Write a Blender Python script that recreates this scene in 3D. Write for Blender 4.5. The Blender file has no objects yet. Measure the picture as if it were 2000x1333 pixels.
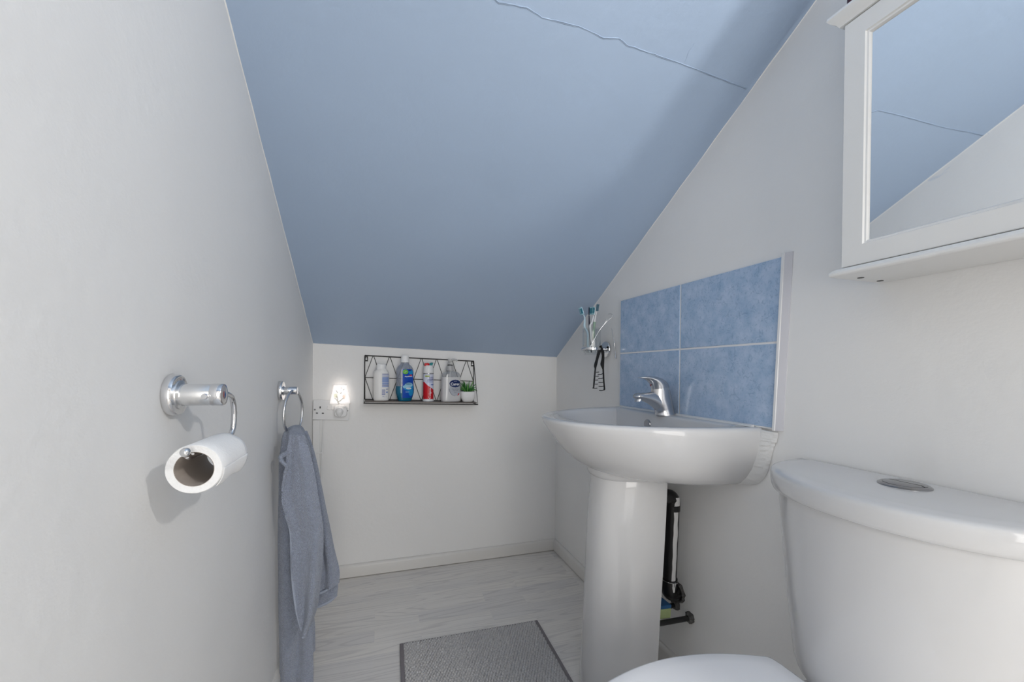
import bpy, math, random
from math import sin, cos, pi, sqrt, radians
from mathutils import Vector, Matrix, noise as mnoise
random.seed(7)
SC = bpy.context.scene
COL = SC.collection
W, D = 1.1455, 1.9465            # right wall x, back wall y (left wall is x = 0)
ZL, ZR, SL = 1.034, 0.9955, 0.5397   # sloped ceiling: height at the back wall left / right, rise per metre towards the door
YF, ZT = -0.85, 2.30             # front (door) wall, flat ceiling height

def lin(r, g, b):
    f = lambda c: (c/255/12.92) if c/255 <= .04045 else ((c/255+.055)/1.055)**2.4
    return (f(r), f(g), f(b), 1)

# ------------------------------------------------------------------ materials
MATS = {}
def mat(name, col, rough=.5, metal=0, bump=0, bscale=200, var=0, vscale=6, trans=0, ior=1.45, emit=None, estr=0, coat=0, alpha=1):
    m = bpy.data.materials.new(name); m.use_nodes = True
    nt = m.node_tree; b = nt.nodes['Principled BSDF']
    b.inputs['Base Color'].default_value = col
    b.inputs['Roughness'].default_value = rough
    b.inputs['Metallic'].default_value = metal
    b.inputs['IOR'].default_value = ior
    b.inputs['Transmission Weight'].default_value = trans
    b.inputs['Coat Weight'].default_value = coat
    b.inputs['Alpha'].default_value = alpha
    if emit:
        b.inputs['Emission Color'].default_value = emit
        b.inputs['Emission Strength'].default_value = estr
    tc = nt.nodes.new('ShaderNodeTexCoord')
    if var:
        n = nt.nodes.new('ShaderNodeTexNoise'); n.inputs['Scale'].default_value = vscale; n.inputs['Detail'].default_value = 4
        nt.links.new(tc.outputs['Object'], n.inputs['Vector'])
        mx = nt.nodes.new('ShaderNodeMix'); mx.data_type = 'RGBA'
        mx.inputs[6].default_value = tuple(c*(1-var) for c in col[:3])+(1,)
        mx.inputs[7].default_value = tuple(min(1, c*(1+var)) for c in col[:3])+(1,)
        nt.links.new(n.outputs['Fac'], mx.inputs[0]); nt.links.new(mx.outputs[2], b.inputs['Base Color'])
    if bump:
        n = nt.nodes.new('ShaderNodeTexNoise'); n.inputs['Scale'].default_value = bscale; n.inputs['Detail'].default_value = 3
        nt.links.new(tc.outputs['Object'], n.inputs['Vector'])
        bp = nt.nodes.new('ShaderNodeBump'); bp.inputs['Strength'].default_value = bump; bp.inputs['Distance'].default_value = .002
        nt.links.new(n.outputs['Fac'], bp.inputs['Height']); nt.links.new(bp.outputs['Normal'], b.inputs['Normal'])
    MATS[name] = m
    return m

def paint(name, col, rough=.55):
    """roller painted plaster: faint blotches, broad unevenness and a fine orange-peel texture"""
    m = mat(name, col, rough, var=.035, vscale=3)
    nt = m.node_tree; b = nt.nodes['Principled BSDF']; tc = [n for n in nt.nodes if n.type == 'TEX_COORD'][0]
    prev = None
    for sc, st, di in ((4, .16, .02), (55, .16, .004), (320, .10, .0012)):
        n = nt.nodes.new('ShaderNodeTexNoise'); n.inputs['Scale'].default_value = sc; n.inputs['Detail'].default_value = 3
        nt.links.new(tc.outputs['Object'], n.inputs['Vector'])
        bp = nt.nodes.new('ShaderNodeBump'); bp.inputs['Strength'].default_value = st; bp.inputs['Distance'].default_value = di
        nt.links.new(n.outputs['Fac'], bp.inputs['Height'])
        if prev: nt.links.new(prev.outputs['Normal'], bp.inputs['Normal'])
        prev = bp
    nt.links.new(prev.outputs['Normal'], b.inputs['Normal'])
    return m

WALL = paint('wall_paint', (.815, .81, .80, 1))
CEIL = paint('blue_paint', (.375, .475, .625, 1), .5)
SKIRT = mat('skirting_paint', (.70, .685, .66, 1), .35, bump=.15, bscale=60)
CERAM = mat('ceramic', (.62, .62, .625, 1), .10, coat=.3)
SEATP = mat('seat_plastic', (.82, .83, .86, 1), .18)
CHROME = mat('chrome', (.74, .74, .75, 1), .09, 1)
STEEL = mat('steel', (.62, .62, .63, 1), .2, 1)
CABW = mat('cabinet_paint', (.72, .72, .71, 1), .3, bump=.06, bscale=90)
PLAST = mat('white_plastic', (.80, .80, .80, 1), .25)
TRIMP = mat('trim_plastic', (.56, .56, .60, 1), .25)
GROUT = mat('grout', (.74, .74, .75, 1), .8)
BLACK = mat('black_metal', (.018, .017, .017, 1), .45)
BPLAST = mat('black_plastic', (.008, .008, .009, 1), .35)
DARK = mat('dark_slot', (.02, .02, .02, 1), .6)
PAPER = mat('tissue', (.86, .86, .86, 1), .95, bump=.5, bscale=260)
CARD = mat('cardboard', (.42, .37, .33, 1), .9)
SEAL = mat('sealant', (.70, .70, .695, 1), .3, bump=1, bscale=70)
PIPE = mat('pipe_black', (.012, .012, .013, 1), .3, bump=.4, bscale=120)
WPAINT = mat('white_streak', (.72, .72, .72, 1), .5, bump=.5, bscale=150)
CREAMW = mat('talc_white', (.82, .81, .79, 1), .35)

def clear(name, tint, refl=.08, rough=.04, body=0.0):
    m = bpy.data.materials.new(name); m.use_nodes = True; nt = m.node_tree; nt.nodes.clear(); L = nt.links.new
    out = nt.nodes.new('ShaderNodeOutputMaterial'); tr = nt.nodes.new('ShaderNodeBsdfTransparent'); tr.inputs[0].default_value = tint
    gl = nt.nodes.new('ShaderNodeBsdfGlossy'); gl.inputs['Roughness'].default_value = rough; gl.inputs['Color'].default_value = (.95, .95, .95, 1)
    lw = nt.nodes.new('ShaderNodeLayerWeight'); lw.inputs['Blend'].default_value = .25
    ma = nt.nodes.new('ShaderNodeMath'); ma.operation = 'MULTIPLY_ADD'; ma.inputs[1].default_value = .7; ma.inputs[2].default_value = refl; ma.use_clamp = True
    L(lw.outputs['Facing'], ma.inputs[0]); mx = nt.nodes.new('ShaderNodeMixShader'); L(ma.outputs[0], mx.inputs[0]); L(tr.outputs[0], mx.inputs[1]); L(gl.outputs[0], mx.inputs[2])
    last = mx
    if body:
        df = nt.nodes.new('ShaderNodeBsdfDiffuse'); df.inputs[0].default_value = tint; m2 = nt.nodes.new('ShaderNodeMixShader'); m2.inputs[0].default_value = body
        L(mx.outputs[0], m2.inputs[1]); L(df.outputs[0], m2.inputs[2]); last = m2
    L(last.outputs[0], out.inputs[0]); MATS[name] = m
    return m

def towel_mat():
    m = mat('terry', lin(146, 154, 171), .95, var=.28, vscale=210)
    nt = m.node_tree; b = nt.nodes['Principled BSDF']; tc = [n for n in nt.nodes if n.type == 'TEX_COORD'][0]
    b.inputs['Sheen Weight'].default_value = .35
    v = nt.nodes.new('ShaderNodeTexVoronoi'); v.inputs['Scale'].default_value = 380
    nt.links.new(tc.outputs['Object'], v.inputs['Vector'])
    bp = nt.nodes.new('ShaderNodeBump'); bp.inputs['Strength'].default_value = .85; bp.inputs['Distance'].default_value = .0035; bp.invert = True
    nt.links.new(v.outputs['Distance'], bp.inputs['Height']); nt.links.new(bp.outputs['Normal'], b.inputs['Normal'])
    return m
TERRY = towel_mat()
HEM = mat('towel_hem', lin(158, 166, 182), .9, bump=.5, bscale=500)

def tile_mat():
    m = mat('blue_tile', lin(125, 149, 181), .12)
    nt = m.node_tree; b = nt.nodes['Principled BSDF']; tc = [n for n in nt.nodes if n.type == 'TEX_COORD'][0]
    n1 = nt.nodes.new('ShaderNodeTexNoise'); n1.inputs['Scale'].default_value = 22; n1.inputs['Detail'].default_value = 8; n1.inputs['Roughness'].default_value = .7
    n2 = nt.nodes.new('ShaderNodeTexNoise'); n2.inputs['Scale'].default_value = 60; n2.inputs['Detail'].default_value = 6; n2.inputs['Distortion'].default_value = 2.5
    for n in (n1, n2): nt.links.new(tc.outputs['Object'], n.inputs['Vector'])
    r = nt.nodes.new('ShaderNodeValToRGB'); e = r.color_ramp.elements
    e[0].position = .3; e[0].color = lin(146, 174, 205); e[1].position = .72; e[1].color = lin(188, 204, 226)
    nt.links.new(n1.outputs['Fac'], r.inputs['Fac'])
    r2 = nt.nodes.new('ShaderNodeValToRGB'); e = r2.color_ramp.elements
    e[0].position = .34; e[0].color = (.72, .76, .82, 1); e[1].position = .46; e[1].color = (1, 1, 1, 1)
    nt.links.new(n2.outputs['Fac'], r2.inputs['Fac'])
    mx = nt.nodes.new('ShaderNodeMix'); mx.data_type = 'RGBA'; mx.blend_type = 'MULTIPLY'; mx.inputs[0].default_value = .75
    nt.links.new(r.outputs['Color'], mx.inputs[6]); nt.links.new(r2.outputs['Color'], mx.inputs[7])
    nt.links.new(mx.outputs[2], b.inputs['Base Color'])
    return m
TILE = tile_mat()

def floor_mat():
    m = mat('grey_laminate', (.45, .44, .43, 1), .42)
    nt = m.node_tree; b = nt.nodes['Principled BSDF']; tc = [n for n in nt.nodes if n.type == 'TEX_COORD'][0]
    L = nt.links.new
    br = nt.nodes.new('ShaderNodeTexBrick'); br.offset = .37; br.squash = 1
    br.inputs['Scale'].default_value = 1; br.inputs['Brick Width'].default_value = .42; br.inputs['Row Height'].default_value = .066
    br.inputs['Mortar Size'].default_value = .0004; br.inputs['Mortar Smooth'].default_value = .3
    br.inputs['Color1'].default_value = (0, 0, 0, 1); br.inputs['Color2'].default_value = (1, 1, 1, 1); br.inputs['Mortar'].default_value = (.3, .3, .3, 1)
    L(tc.outputs['Object'], br.inputs['Vector'])
    # shift the grain of each strip
    sh = nt.nodes.new('ShaderNodeVectorMath'); sh.operation = 'MULTIPLY'; sh.inputs[1].default_value = (3.7, 9.1, 5.3)
    L(br.outputs['Color'], sh.inputs[0])
    ad = nt.nodes.new('ShaderNodeVectorMath'); ad.operation = 'ADD'
    L(tc.outputs['Object'], ad.inputs[0]); L(sh.outputs[0], ad.inputs[1])
    mp = nt.nodes.new('ShaderNodeMapping'); mp.inputs['Scale'].default_value = (1.1, 15, 1)
    L(ad.outputs[0], mp.inputs['Vector'])
    gn = nt.nodes.new('ShaderNodeTexNoise'); gn.inputs['Scale'].default_value = 1.0; gn.inputs['Detail'].default_value = 1.5; gn.inputs['Roughness'].default_value = .35
    L(mp.outputs['Vector'], gn.inputs['Vector'])
    m1 = nt.nodes.new('ShaderNodeMath'); m1.operation = 'MULTIPLY'; m1.inputs[1].default_value = 95; L(gn.outputs['Fac'], m1.inputs[0])
    m2 = nt.nodes.new('ShaderNodeMath'); m2.operation = 'SINE'; L(m1.outputs[0], m2.inputs[0])
    wv = nt.nodes.new('ShaderNodeMath'); wv.operation = 'MULTIPLY_ADD'; wv.inputs[1].default_value = .5; wv.inputs[2].default_value = .5; L(m2.outputs[0], wv.inputs[0])
    mp2 = nt.nodes.new('ShaderNodeMapping'); mp2.inputs['Scale'].default_value = (5, 110, 1); L(ad.outputs[0], mp2.inputs['Vector'])
    fn = nt.nodes.new('ShaderNodeTexNoise'); fn.inputs['Scale'].default_value = 1; fn.inputs['Detail'].default_value = 5; L(mp2.outputs['Vector'], fn.inputs['Vector'])
    r = nt.nodes.new('ShaderNodeValToRGB'); e = r.color_ramp.elements
    e[0].position = .0; e[0].color = lin(214, 211, 208); e[1].position = .26; e[1].color = lin(229, 226, 222)
    L(wv.outputs[0], r.inputs['Fac'])
    r2 = nt.nodes.new('ShaderNodeValToRGB'); e = r2.color_ramp.elements
    e[0].position = .3; e[0].color = (.94, .94, .94, 1); e[1].position = .62; e[1].color = (1.02, 1.02, 1.02, 1); L(fn.outputs['Fac'], r2.inputs['Fac'])
    mx = nt.nodes.new('ShaderNodeMix'); mx.data_type = 'RGBA'; mx.blend_type = 'MULTIPLY'; mx.inputs[0].default_value = .9
    L(r.outputs['Color'], mx.inputs[6]); L(r2.outputs['Color'], mx.inputs[7])
    r3 = nt.nodes.new('ShaderNodeValToRGB'); e = r3.color_ramp.elements
    e[0].color = (.90, .90, .91, 1); e[1].color = (1.03, 1.02, 1.0, 1); L(br.outputs['Color'], r3.inputs['Fac'])
    mx2 = nt.nodes.new('ShaderNodeMix'); mx2.data_type = 'RGBA'; mx2.blend_type = 'MULTIPLY'; mx2.inputs[0].default_value = 1
    L(mx.outputs[2], mx2.inputs[6]); L(r3.outputs['Color'], mx2.inputs[7])
    L(mx2.outputs[2], b.inputs['Base Color'])
    return m
FLOOR = floor_mat()

# ------------------------------------------------------------------ mesh helpers
class MB:
    def __init__(s): s.v, s.f, s.mi, s.m = [], [], [], 0
    def add(s, vs, fs):
        o = len(s.v); s.v += [tuple(v) for v in vs]
        for f in fs: s.f.append(tuple(i+o for i in f)); s.mi.append(s.m)
        return s
    def box(s, x0, x1, y0, y1, z0, z1, M=None):
        vs = [Vector((x, y, z)) for x in (x0, x1) for y in (y0, y1) for z in (z0, z1)]
        if M: vs = [M @ v for v in vs]
        return s.add(vs, [(0, 1, 3, 2), (4, 6, 7, 5), (0, 4, 5, 1), (2, 3, 7, 6), (0, 2, 6, 4), (1, 5, 7, 3)])
    def loft(s, rings, cap0=True, cap1=True, closed=True):
        n = len(rings[0]); vs = [p for r in rings for p in r]; fs = []
        for i in range(len(rings)-1):
            for j in range(n if closed else n-1):
                k = (j+1) % n
                fs.append((i*n+j, i*n+k, (i+1)*n+k, (i+1)*n+j))
        if cap0: fs.append(tuple(range(n))[::-1])
        if cap1: fs.append(tuple((len(rings)-1)*n+j for j in range(n)))
        return s.add(vs, fs)
    def lathe(s, prof, c, axis='z', n=32, caps=True):
        c = Vector(c); rings = []
        for r, h in prof:
            R = []
            for i in range(n):
                a = 2*pi*i/n
                if axis == 'z': p = (r*cos(a), r*sin(a), h)
                elif axis == 'x': p = (h, r*cos(a), r*sin(a))
                else: p = (r*sin(a), h, r*cos(a))
                R.append(c+Vector(p))
            rings.append(R)
        return s.loft(rings, caps, caps)
    def tube(s, pts, r, n=10, closed=False, caps=True):
        pts = [Vector(p) for p in pts]; rs = r if isinstance(r, (list, tuple)) else [r]*len(pts)
        rings = []; up = None
        for i, p in enumerate(pts):
            if closed: t = pts[(i+1) % len(pts)]-pts[i-1]
            else: t = pts[min(i+1, len(pts)-1)]-pts[max(i-1, 0)]
            t.normalize()
            if up is None:
                up = Vector((0, 0, 1)) if abs(t.z) < .9 else Vector((1, 0, 0))
            up = (up-t*up.dot(t)).normalized(); sd = t.cross(up)
            rings.append([p+(up*cos(2*pi*j/n)+sd*sin(2*pi*j/n))*rs[i] for j in range(n)])
        if closed: rings.append(rings[0]); return s.loft(rings, False, False)
        return s.loft(rings, caps, caps)
    def prism(s, poly, f0, f1):
        """poly: 2d points, f0/f1 map (u,v) to the two faces"""
        a = [f0(*p) for p in poly]; b = [f1(*p) for p in poly]
        return s.loft([a, b])
    def grid(s, P, nu, nv):
        vs = [P(i/nu, j/nv) for j in range(nv+1) for i in range(nu+1)]
        return s.add(vs, [(j*(nu+1)+i, j*(nu+1)+i+1, (j+1)*(nu+1)+i+1, (j+1)*(nu+1)+i) for j in range(nv) for i in range(nu)])
    def ico(s, c, r, sx=1, sy=1, sz=1, n=8):
        c = Vector(c); rings = []
        for i in range(1, n):
            a = pi*i/n
            rings.append([c+Vector((r*sx*sin(a)*cos(2*pi*j/(2*n)), r*sy*sin(a)*sin(2*pi*j/(2*n)), -r*sz*cos(a))) for j in range(2*n)])
        return s.loft(rings)
    def build(s, name, mats, parent=None, smooth=40, bevel=0, seg=2, sub=0, solid=0, fix=True):
        me = bpy.data.meshes.new(name); me.from_pydata(s.v, [], s.f)
        for m in (mats if isinstance(mats, (list, tuple)) else [mats]): me.materials.append(m)
        for p, i in zip(me.polygons, s.mi): p.material_index = i
        if fix:
            import bmesh
            bm = bmesh.new(); bm.from_mesh(me); bmesh.ops.recalc_face_normals(bm, faces=bm.faces); bm.to_mesh(me); bm.free()
        if smooth:
            for p in me.polygons: p.use_smooth = True
            me.set_sharp_from_angle(angle=radians(smooth))
        o = bpy.data.objects.new(name, me); COL.objects.link(o)
        if parent is not None:
            o.parent = parent
            o.matrix_parent_inverse = Matrix.Translation(-world_loc(parent))
        if bevel:
            b = o.modifiers.new('bevel', 'BEVEL'); b.width = bevel; b.segments = seg; b.limit_method = 'ANGLE'; b.angle_limit = radians(35)
        if sub:
            u = o.modifiers.new('sub', 'SUBSURF'); u.levels = sub; u.render_levels = sub
        if solid:
            u = o.modifiers.new('solid', 'SOLIDIFY'); u.thickness = solid; u.offset = 0
        return o

def world_loc(o):
    return Vector(o.location) if o.type == 'EMPTY' else Vector((0, 0, 0))     # meshes already sit at the world origin

def thing(name, label, cat, loc=(0, 0, 0), group=None):
    o = bpy.data.objects.new(name, None); COL.objects.link(o); o.location = loc; o.empty_display_size = .05
    return tag(o, label, cat, group)
def tag(o, label, cat, group=None):
    o['label'] = label; o['category'] = cat
    if group: o['group'] = group
    return o
def struct(o): o['kind'] = 'structure'; return o

def text2d(body, height, width=None, bold=0):
    """triangulated lettering centred on the origin; height = cap height"""
    cu = bpy.data.curves.new('lettering', 'FONT'); cu.body = body; cu.size = 1; cu.offset = bold; cu.resolution_u = 3
    o = bpy.data.objects.new('lettering', cu); COL.objects.link(o)
    bpy.context.view_layer.update()
    me = o.evaluated_get(bpy.context.evaluated_depsgraph_get()).to_mesh()
    vs = [(v.co.x, v.co.y) for v in me.vertices]; fs = [tuple(p.vertices) for p in me.polygons]
    o.to_mesh_clear(); bpy.data.objects.remove(o); bpy.data.curves.remove(cu)
    x0 = min(v[0] for v in vs); x1 = max(v[0] for v in vs)
    k = height/.7; kx = (width/(x1-x0)) if width else k
    return [((x-(x0+x1)/2)*kx, (y-.35)*k) for x, y in vs], fs

def crv(pts, n=24):
    """Catmull-Rom through points (tuples of any length)"""
    out = []; P = [Vector(p) for p in pts]; P = [P[0]*2-P[1]]+P+[P[-1]*2-P[-2]]
    for i in range(1, len(P)-2):
        for k in range(n):
            t = k/n; a, b, c, d = P[i-1], P[i], P[i+1], P[i+2]
            out.append(.5*((2*b)+(c-a)*t+(2*a-5*b+4*c-d)*t*t+(3*b-a-3*c+d)*t**3))
    out.append(P[-2]); return out

def lerp(tab, z):
    if z <= tab[0][0]: return tab[0][1:]
    for a, b in zip(tab, tab[1:]):
        if z <= b[0]:
            t = (z-a[0])/(b[0]-a[0]); return tuple(x+(y-x)*t for x, y in zip(a[1:], b[1:]))
    return tab[-1][1:]

# ------------------------------------------------------------------ room shell
def zc(x, y): return ZL+(ZR-ZL)*x/W+SL*(D-y)
T = .10
struct(MB().box(-T, W+T, YF-1.2, D+T, -T, 0).build('floor', FLOOR, smooth=0))
struct(MB().box(-T, 0, YF-.0, D+T, 0, ZT+.1).build('wall_left', WALL, smooth=0))
struct(MB().box(W, W+T, YF-.0, D+T, 0, ZT+.1).build('wall_right', WALL, smooth=0))
struct(MB().box(0, W, D, D+T, 0, 1.3).build('wall_back', WALL, smooth=0))
fw = MB()      # door wall behind the viewpoint, with the open doorway
DX0, DX1, DZ = .14, .92, 2.02
fw.box(0, DX0, YF-T, YF, 0, ZT+.1); fw.box(DX1, W, YF-T, YF, 0, ZT+.1); fw.box(DX0, DX1, YF-T, YF, DZ, ZT+.1)
struct(fw.build('wall_front', WALL, smooth=0))
cm = MB()
ycl, ycr = D-(ZT-ZL)/SL, D-(ZT-ZR)/SL
NX, NY = 24, 40
def cp(u, v, up=0):
    x = u*W; ye = ycl+(ycr-ycl)*u; y = D+(ye-D)*v
    return (x, y, zc(x, y)+up)
cm.grid(lambda u, v: cp(u, v), NX, NY); cm.grid(lambda u, v: cp(u, v, .08), NX, NY)
cm.add([(0, ycl, ZT), (W, ycr, ZT), (W, YF, ZT), (0, YF, ZT), (0, ycl, ZT+.08), (W, ycr, ZT+.08), (W, YF, ZT+.08), (0, YF, ZT+.08)], [(0, 1, 2, 3), (4, 5, 6, 7)])
ceiling = struct(cm.build('ceiling', CEIL, smooth=30, fix=False))
# cracked plaster joint running across the slope
ck = [(.0, .772), (.2, .776), (.40, .774), (.48, .775), (.497, .781), (.554, .776), (.589, .7825), (.668, .778), (.731, .7825), (.765, .776), (.788, .782), (.86, .7825), (.931, .783), (1.037, .786), (1.1455, .789)]
pts = []
for i in range(len(ck)-1):
    for k in range(8):
        t = k/8; x = ck[i][0]+(ck[i+1][0]-ck[i][0])*t; y = ck[i][1]+(ck[i+1][1]-ck[i][1])*t+.0012*mnoise.noise((x*60, 3, 1))
        pts.append((x, y, zc(x, y)-.0002))
cb = MB().tube(pts, [.0008+.0005*mnoise.noise((p[0]*25, 0, 5)) for p in pts], 6)
p2 = [(.936+.004*mnoise.noise((t*.4, 0, 0)), .783-.036*t/6, 0) for t in range(7)]
cb.tube([(x, y, zc(x, y)) for x, y, _ in p2], .0008, 5)
cb.build('plaster_crack', CEIL, ceiling, smooth=60)
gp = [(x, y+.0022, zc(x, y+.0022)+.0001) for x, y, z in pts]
MB().tube(gp, [max(.0002, .0005+.0006*mnoise.noise((p[0]*21, 3, 5))) for p in gp], 6).build('crack_shade', mat('crack_shade', (.25, .31, .40, 1), .9), ceiling, smooth=60)  # shade along the crack ridge, put in as a darker blue strip
# hall beyond the doorway
hm = MB(); hm.box(-.6, 1.8, -2.15, -2.05, 0, 2.5); hm.box(-.7, -.6, -2.15, YF-T, 0, 2.5); hm.box(1.8, 1.9, -2.15, YF-T, 0, 2.5)
hm.box(-.7, 1.9, -2.15, YF-T, 2.5, 2.6)
struct(hm.build('wall_hall', WALL, smooth=0))

def joint(name, P, seed):
    m = MB(); N = 90; a, b = Vector(P[0]), Vector(P[1]); pts = []; rad = []
    for i in range(N+1):
        p = a.lerp(b, i/N); q = Vector((mnoise.noise((i*.37, seed, 1)), mnoise.noise((i*.41, seed, 5)), mnoise.noise((i*.33, seed, 9))))
        pts.append(p+q*.0014); rad.append(.0019+.0010*mnoise.noise((i*.29, seed, 3)))
    m.tube(pts, rad, 6); return struct(m.build(name, WALL, smooth=60))
joint('trim_1', ((0, D, ZL), (0, ycl, ZT)), 1)
joint('trim_2', ((W, D, ZR), (W, ycr, ZT)), 2)
joint('trim_3', ((0, D, ZL), (W, D, ZR)), 3)

def skirting(name, p0, p1, inward):
    h, t = .057, .014
    prof = [(0, .0032), (t, .0032), (t, h-.012), (t*.8, h-.004), (t*.45, h), (0, h)]
    p0, p1, n = Vector(p0), Vector(p1), Vector(inward)
    m = MB(); N = 30
    rings = []
    for i in range(N+1):
        p = p0.lerp(p1, i/N); w = .0007*mnoise.noise((i*.9, p0.x*7, 2))
        rings.append([p+n*(a+(w if a else 0))+Vector((0, 0, b+(w if b > .03 else 0))) for a, b in prof])
    m.loft(rings)
    return struct(m.build(name, SKIRT, smooth=35))
skirting('baseboard_back', (.0, D, 0), (W, D, 0), (0, -1, 0))
skirting('baseboard_right', (W, D-.014, 0), (W, YF, 0), (-1, 0, 0))
skirting('baseboard_left', (0, D-.014, 0), (0, YF, 0), (1, 0, 0))

# ------------------------------------------------------------------ tiled splashback
sp = thing('tile_splashback', 'four blue mottled tiles with white grout on the wall behind the basin tap', 'tiles', (W, 1.03, .99))
yl, ym, zg = 1.347, 1.022, .9915
def yr(z): return .702+(.9915-z)*.045
def ztop(y): return 1.1915-.0055*(1.35-y)/.65
def tile(y0, y1, z0, z1):
    g = .0025
    c = lambda y, z: (y(z) if callable(y) else y, z)
    a0, a1 = c(y0, z0), c(y1, z0); b0, b1 = c(y0, z1 if not callable(z1) else 1.19), c(y1, z1 if not callable(z1) else 1.19)
    za, zb_ = (z1(b0[0]), z1(b1[0])) if callable(z1) else (z1, z1)
    q = [(a0[0]-g, z0+g), (a1[0]+g, z0+g), (b1[0]+g, zb_-g), (b0[0]-g, za-g)]
    MB().prism(q, lambda u, v: Vector((W-.0005, u, v)), lambda u, v: Vector((W-.008, u, v))).build('tile', TILE, sp, bevel=.0012)
tile(yl, ym, zg, ztop); tile(ym, yr, zg, ztop); tile(yl, ym, .7935, zg); tile(ym, yr, .7935, zg)
q = [(yl+.004, .7925), (yr(.7925)-.001, .7925), (yr(1.19)-.001, ztop(.69)+.0), (yl+.004, ztop(1.35)+.0)]
MB().prism(q, lambda u, v: Vector((W-.0002, u, v)), lambda u, v: Vector((W-.0068, u, v))).build('grout', GROUT, sp, smooth=0)
for nm, prof, mm in (('edge_strip', [(0, .0008), (.0105, .0008), (.0118, -.0006), (.0118, -.0058), (.0104, -.0066), (0, -.0066)], PLAST),
                     ('edge_trim', [(0, -.0064), (.0096, -.0064), (.0078, -.0105), (.0040, -.0165), (.002, -.0195), (0, -.0195)], TRIMP)):
    rings = [[Vector((W-a, yr(z)+b, z)) for a, b in prof] for z in (.7905, 1.1905)]
    MB().loft(rings).build(nm, mm, sp, smooth=30)

# ------------------------------------------------------------------ pedestal basin
YC = 1.045
ba = thing('pedestal_basin', 'white ceramic hand basin on a full pedestal under the blue tiles', 'basin', (1.0, YC, 0))
def dring(hw, dep, z, xb=W-.001, ex=2.0, n=56, nb=14):
    R = []
    for i in range(n+1):
        a = pi*i/n; c, s = cos(a), sin(a)
        R.append(Vector((xb-dep*abs(s)**(2/ex), YC-hw*math.copysign(abs(c)**(2/ex), c), z)))
    for i in range(1, nb):
        R.append(Vector((xb, YC+hw-2*hw*i/nb, z)))
    return R
def bring(hw, dep, z, xb, n=56, nb=14, cv=.008):
    R = []
    for i in range(n+1):
        a = pi*i/n; c, s = cos(a), sin(a)
        R.append(Vector((xb-dep*abs(s)**(2/2.25), YC+.0-hw*math.copysign(abs(c)**(2/2.25), c), z)))
    for i in range(1, nb):
        t = i/nb; R.append(Vector((xb-cv*sin(pi*t), YC+hw-2*hw*t, z)))
    return R
rings = [dring(.10, .15, .627), dring(.15, .20, .6285), dring(.20, .245, .633), dring(.235, .275, .640), dring(.258, .302, .650), dring(.275, .328, .667), dring(.2885, .354, .690),
         dring(.298, .381, .720), dring(.3025, .401, .745), dring(.3045, .418, .768), dring(.3045, .4255, .781), dring(.303, .4265, .787), dring(.300, .424, .7910), dring(.295, .418, .7925),
         dring(.289, .410, .7922), bring(.262, .325, .7915, 1.098), bring(.257, .318, .7895, 1.096), bring(.253, .313, .785, 1.0945), bring(.250, .308, .775, 1.093),
         bring(.243, .29, .74, 1.089), bring(.228, .26, .71, 1.082), bring(.19, .2, .688, 1.06), bring(.12, .12, .675, 1.02), bring(.04, .04, .670, .98)]
MB().loft(rings).build('bowl', CERAM, ba, smooth=50)
# back lip along the wall
lp = MB(); rr = []
for i in range(41):
    y = YC+.285-.57*i/40
    rr.append([Vector((W-.0082, y, .792)), Vector((W-.020, y, .7922)), Vector((W-.0195, y, .7945)), Vector((W-.016, y, .7965)), Vector((W-.0082, y, .7972))])
lp.loft(rr); lp.build('sealant_bead', SEAL, ba, smooth=60)
# overflow
MB().lathe([(.004, .006), (.0150, .006), (.0158, -.0015), (.0145, -.0035), (.0115, -.0040), (.0001, -.0044)], (1.0836, 1.100, .7570), 'x', 28).build('overflow_ring', mat('overflow_steel', (.42, .42, .43, 1), .25, 1), ba)
MB().lathe([(.02, .671), (.021, .674), (.017, .676), (.001, .6765)], (.98, YC, 0), 'z', 24).build('waste_ring', CHROME, ba)
# rough sealant / plaster at the near end of the bowl
inner = crv([(1.134, .752, .7895), (1.132, .754, .765), (1.13, .758, .735), (1.127, .766, .708), (1.124, .778, .682), (1.122, .795, .660), (1.122, .83, .644)], 10)
outer = crv([(W, .700, .786), (W, .703, .768), (W, .712, .747), (W, .720, .712), (W, .731, .68), (W, .760, .651), (W, .825, .637)], 10)
sm = MB(); rr = []
for i, (a, b) in enumerate(zip(inner, outer)):
    m_ = a.lerp(b, .5)+Vector((-.004, -.006, -.002)); k = mnoise.noise((i*.45, 2, 7))*.0075
    q1 = a.lerp(b, .25)+Vector((-.004, -.004+k, 0)); q3 = a.lerp(b, .78)+Vector((-.003, -.003-k, 0))
    rr.append([a+Vector((.003, .004, 0)), a+Vector((-.001, -.002, 0)), q1, m_+Vector((0, k*1.4, k)), q3, b+Vector((-.0008, -.001-k*.3, 0)), b+Vector((-.0005, .01, 0))])
sm.loft(rr); o = sm.build('plaster_filler', SEAL, ba, smooth=70, sub=1)
# pedestal: a U-shaped column open towards the wall
pr = []
for z, hw, dep, xb in ((.0, .118, .150, .996), (.004, .121, .153, .997), (.02, .121, .157, .999), (.06, .114, .158, 1.001), (.13, .108, .160, 1.006), (.25, .104, .166, 1.015), (.4, .102, .172, 1.026), (.52, .101, .174, 1.033), (.60, .102, .168, 1.035), (.632, .103, .166, 1.035), (.648, .10, .15, 1.035)):
    R = []
    for i in range(33):
        a = pi*i/32; R.append(Vector((xb-dep*sin(a)**.9, YC-hw*(abs(cos(a))**.8)*(1 if cos(a) > 0 else -1), z)))
    for i in range(33):
        a = pi*(1-i/32); t = .014; R.append(Vector((xb-(dep-t)*sin(a)**.9, YC-(hw-t)*(abs(cos(a))**.8)*(1 if cos(a) > 0 else -1), z)))
    pr.append(R)
MB().loft(pr).build('pedestal', CERAM, ba, smooth=50)
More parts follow.
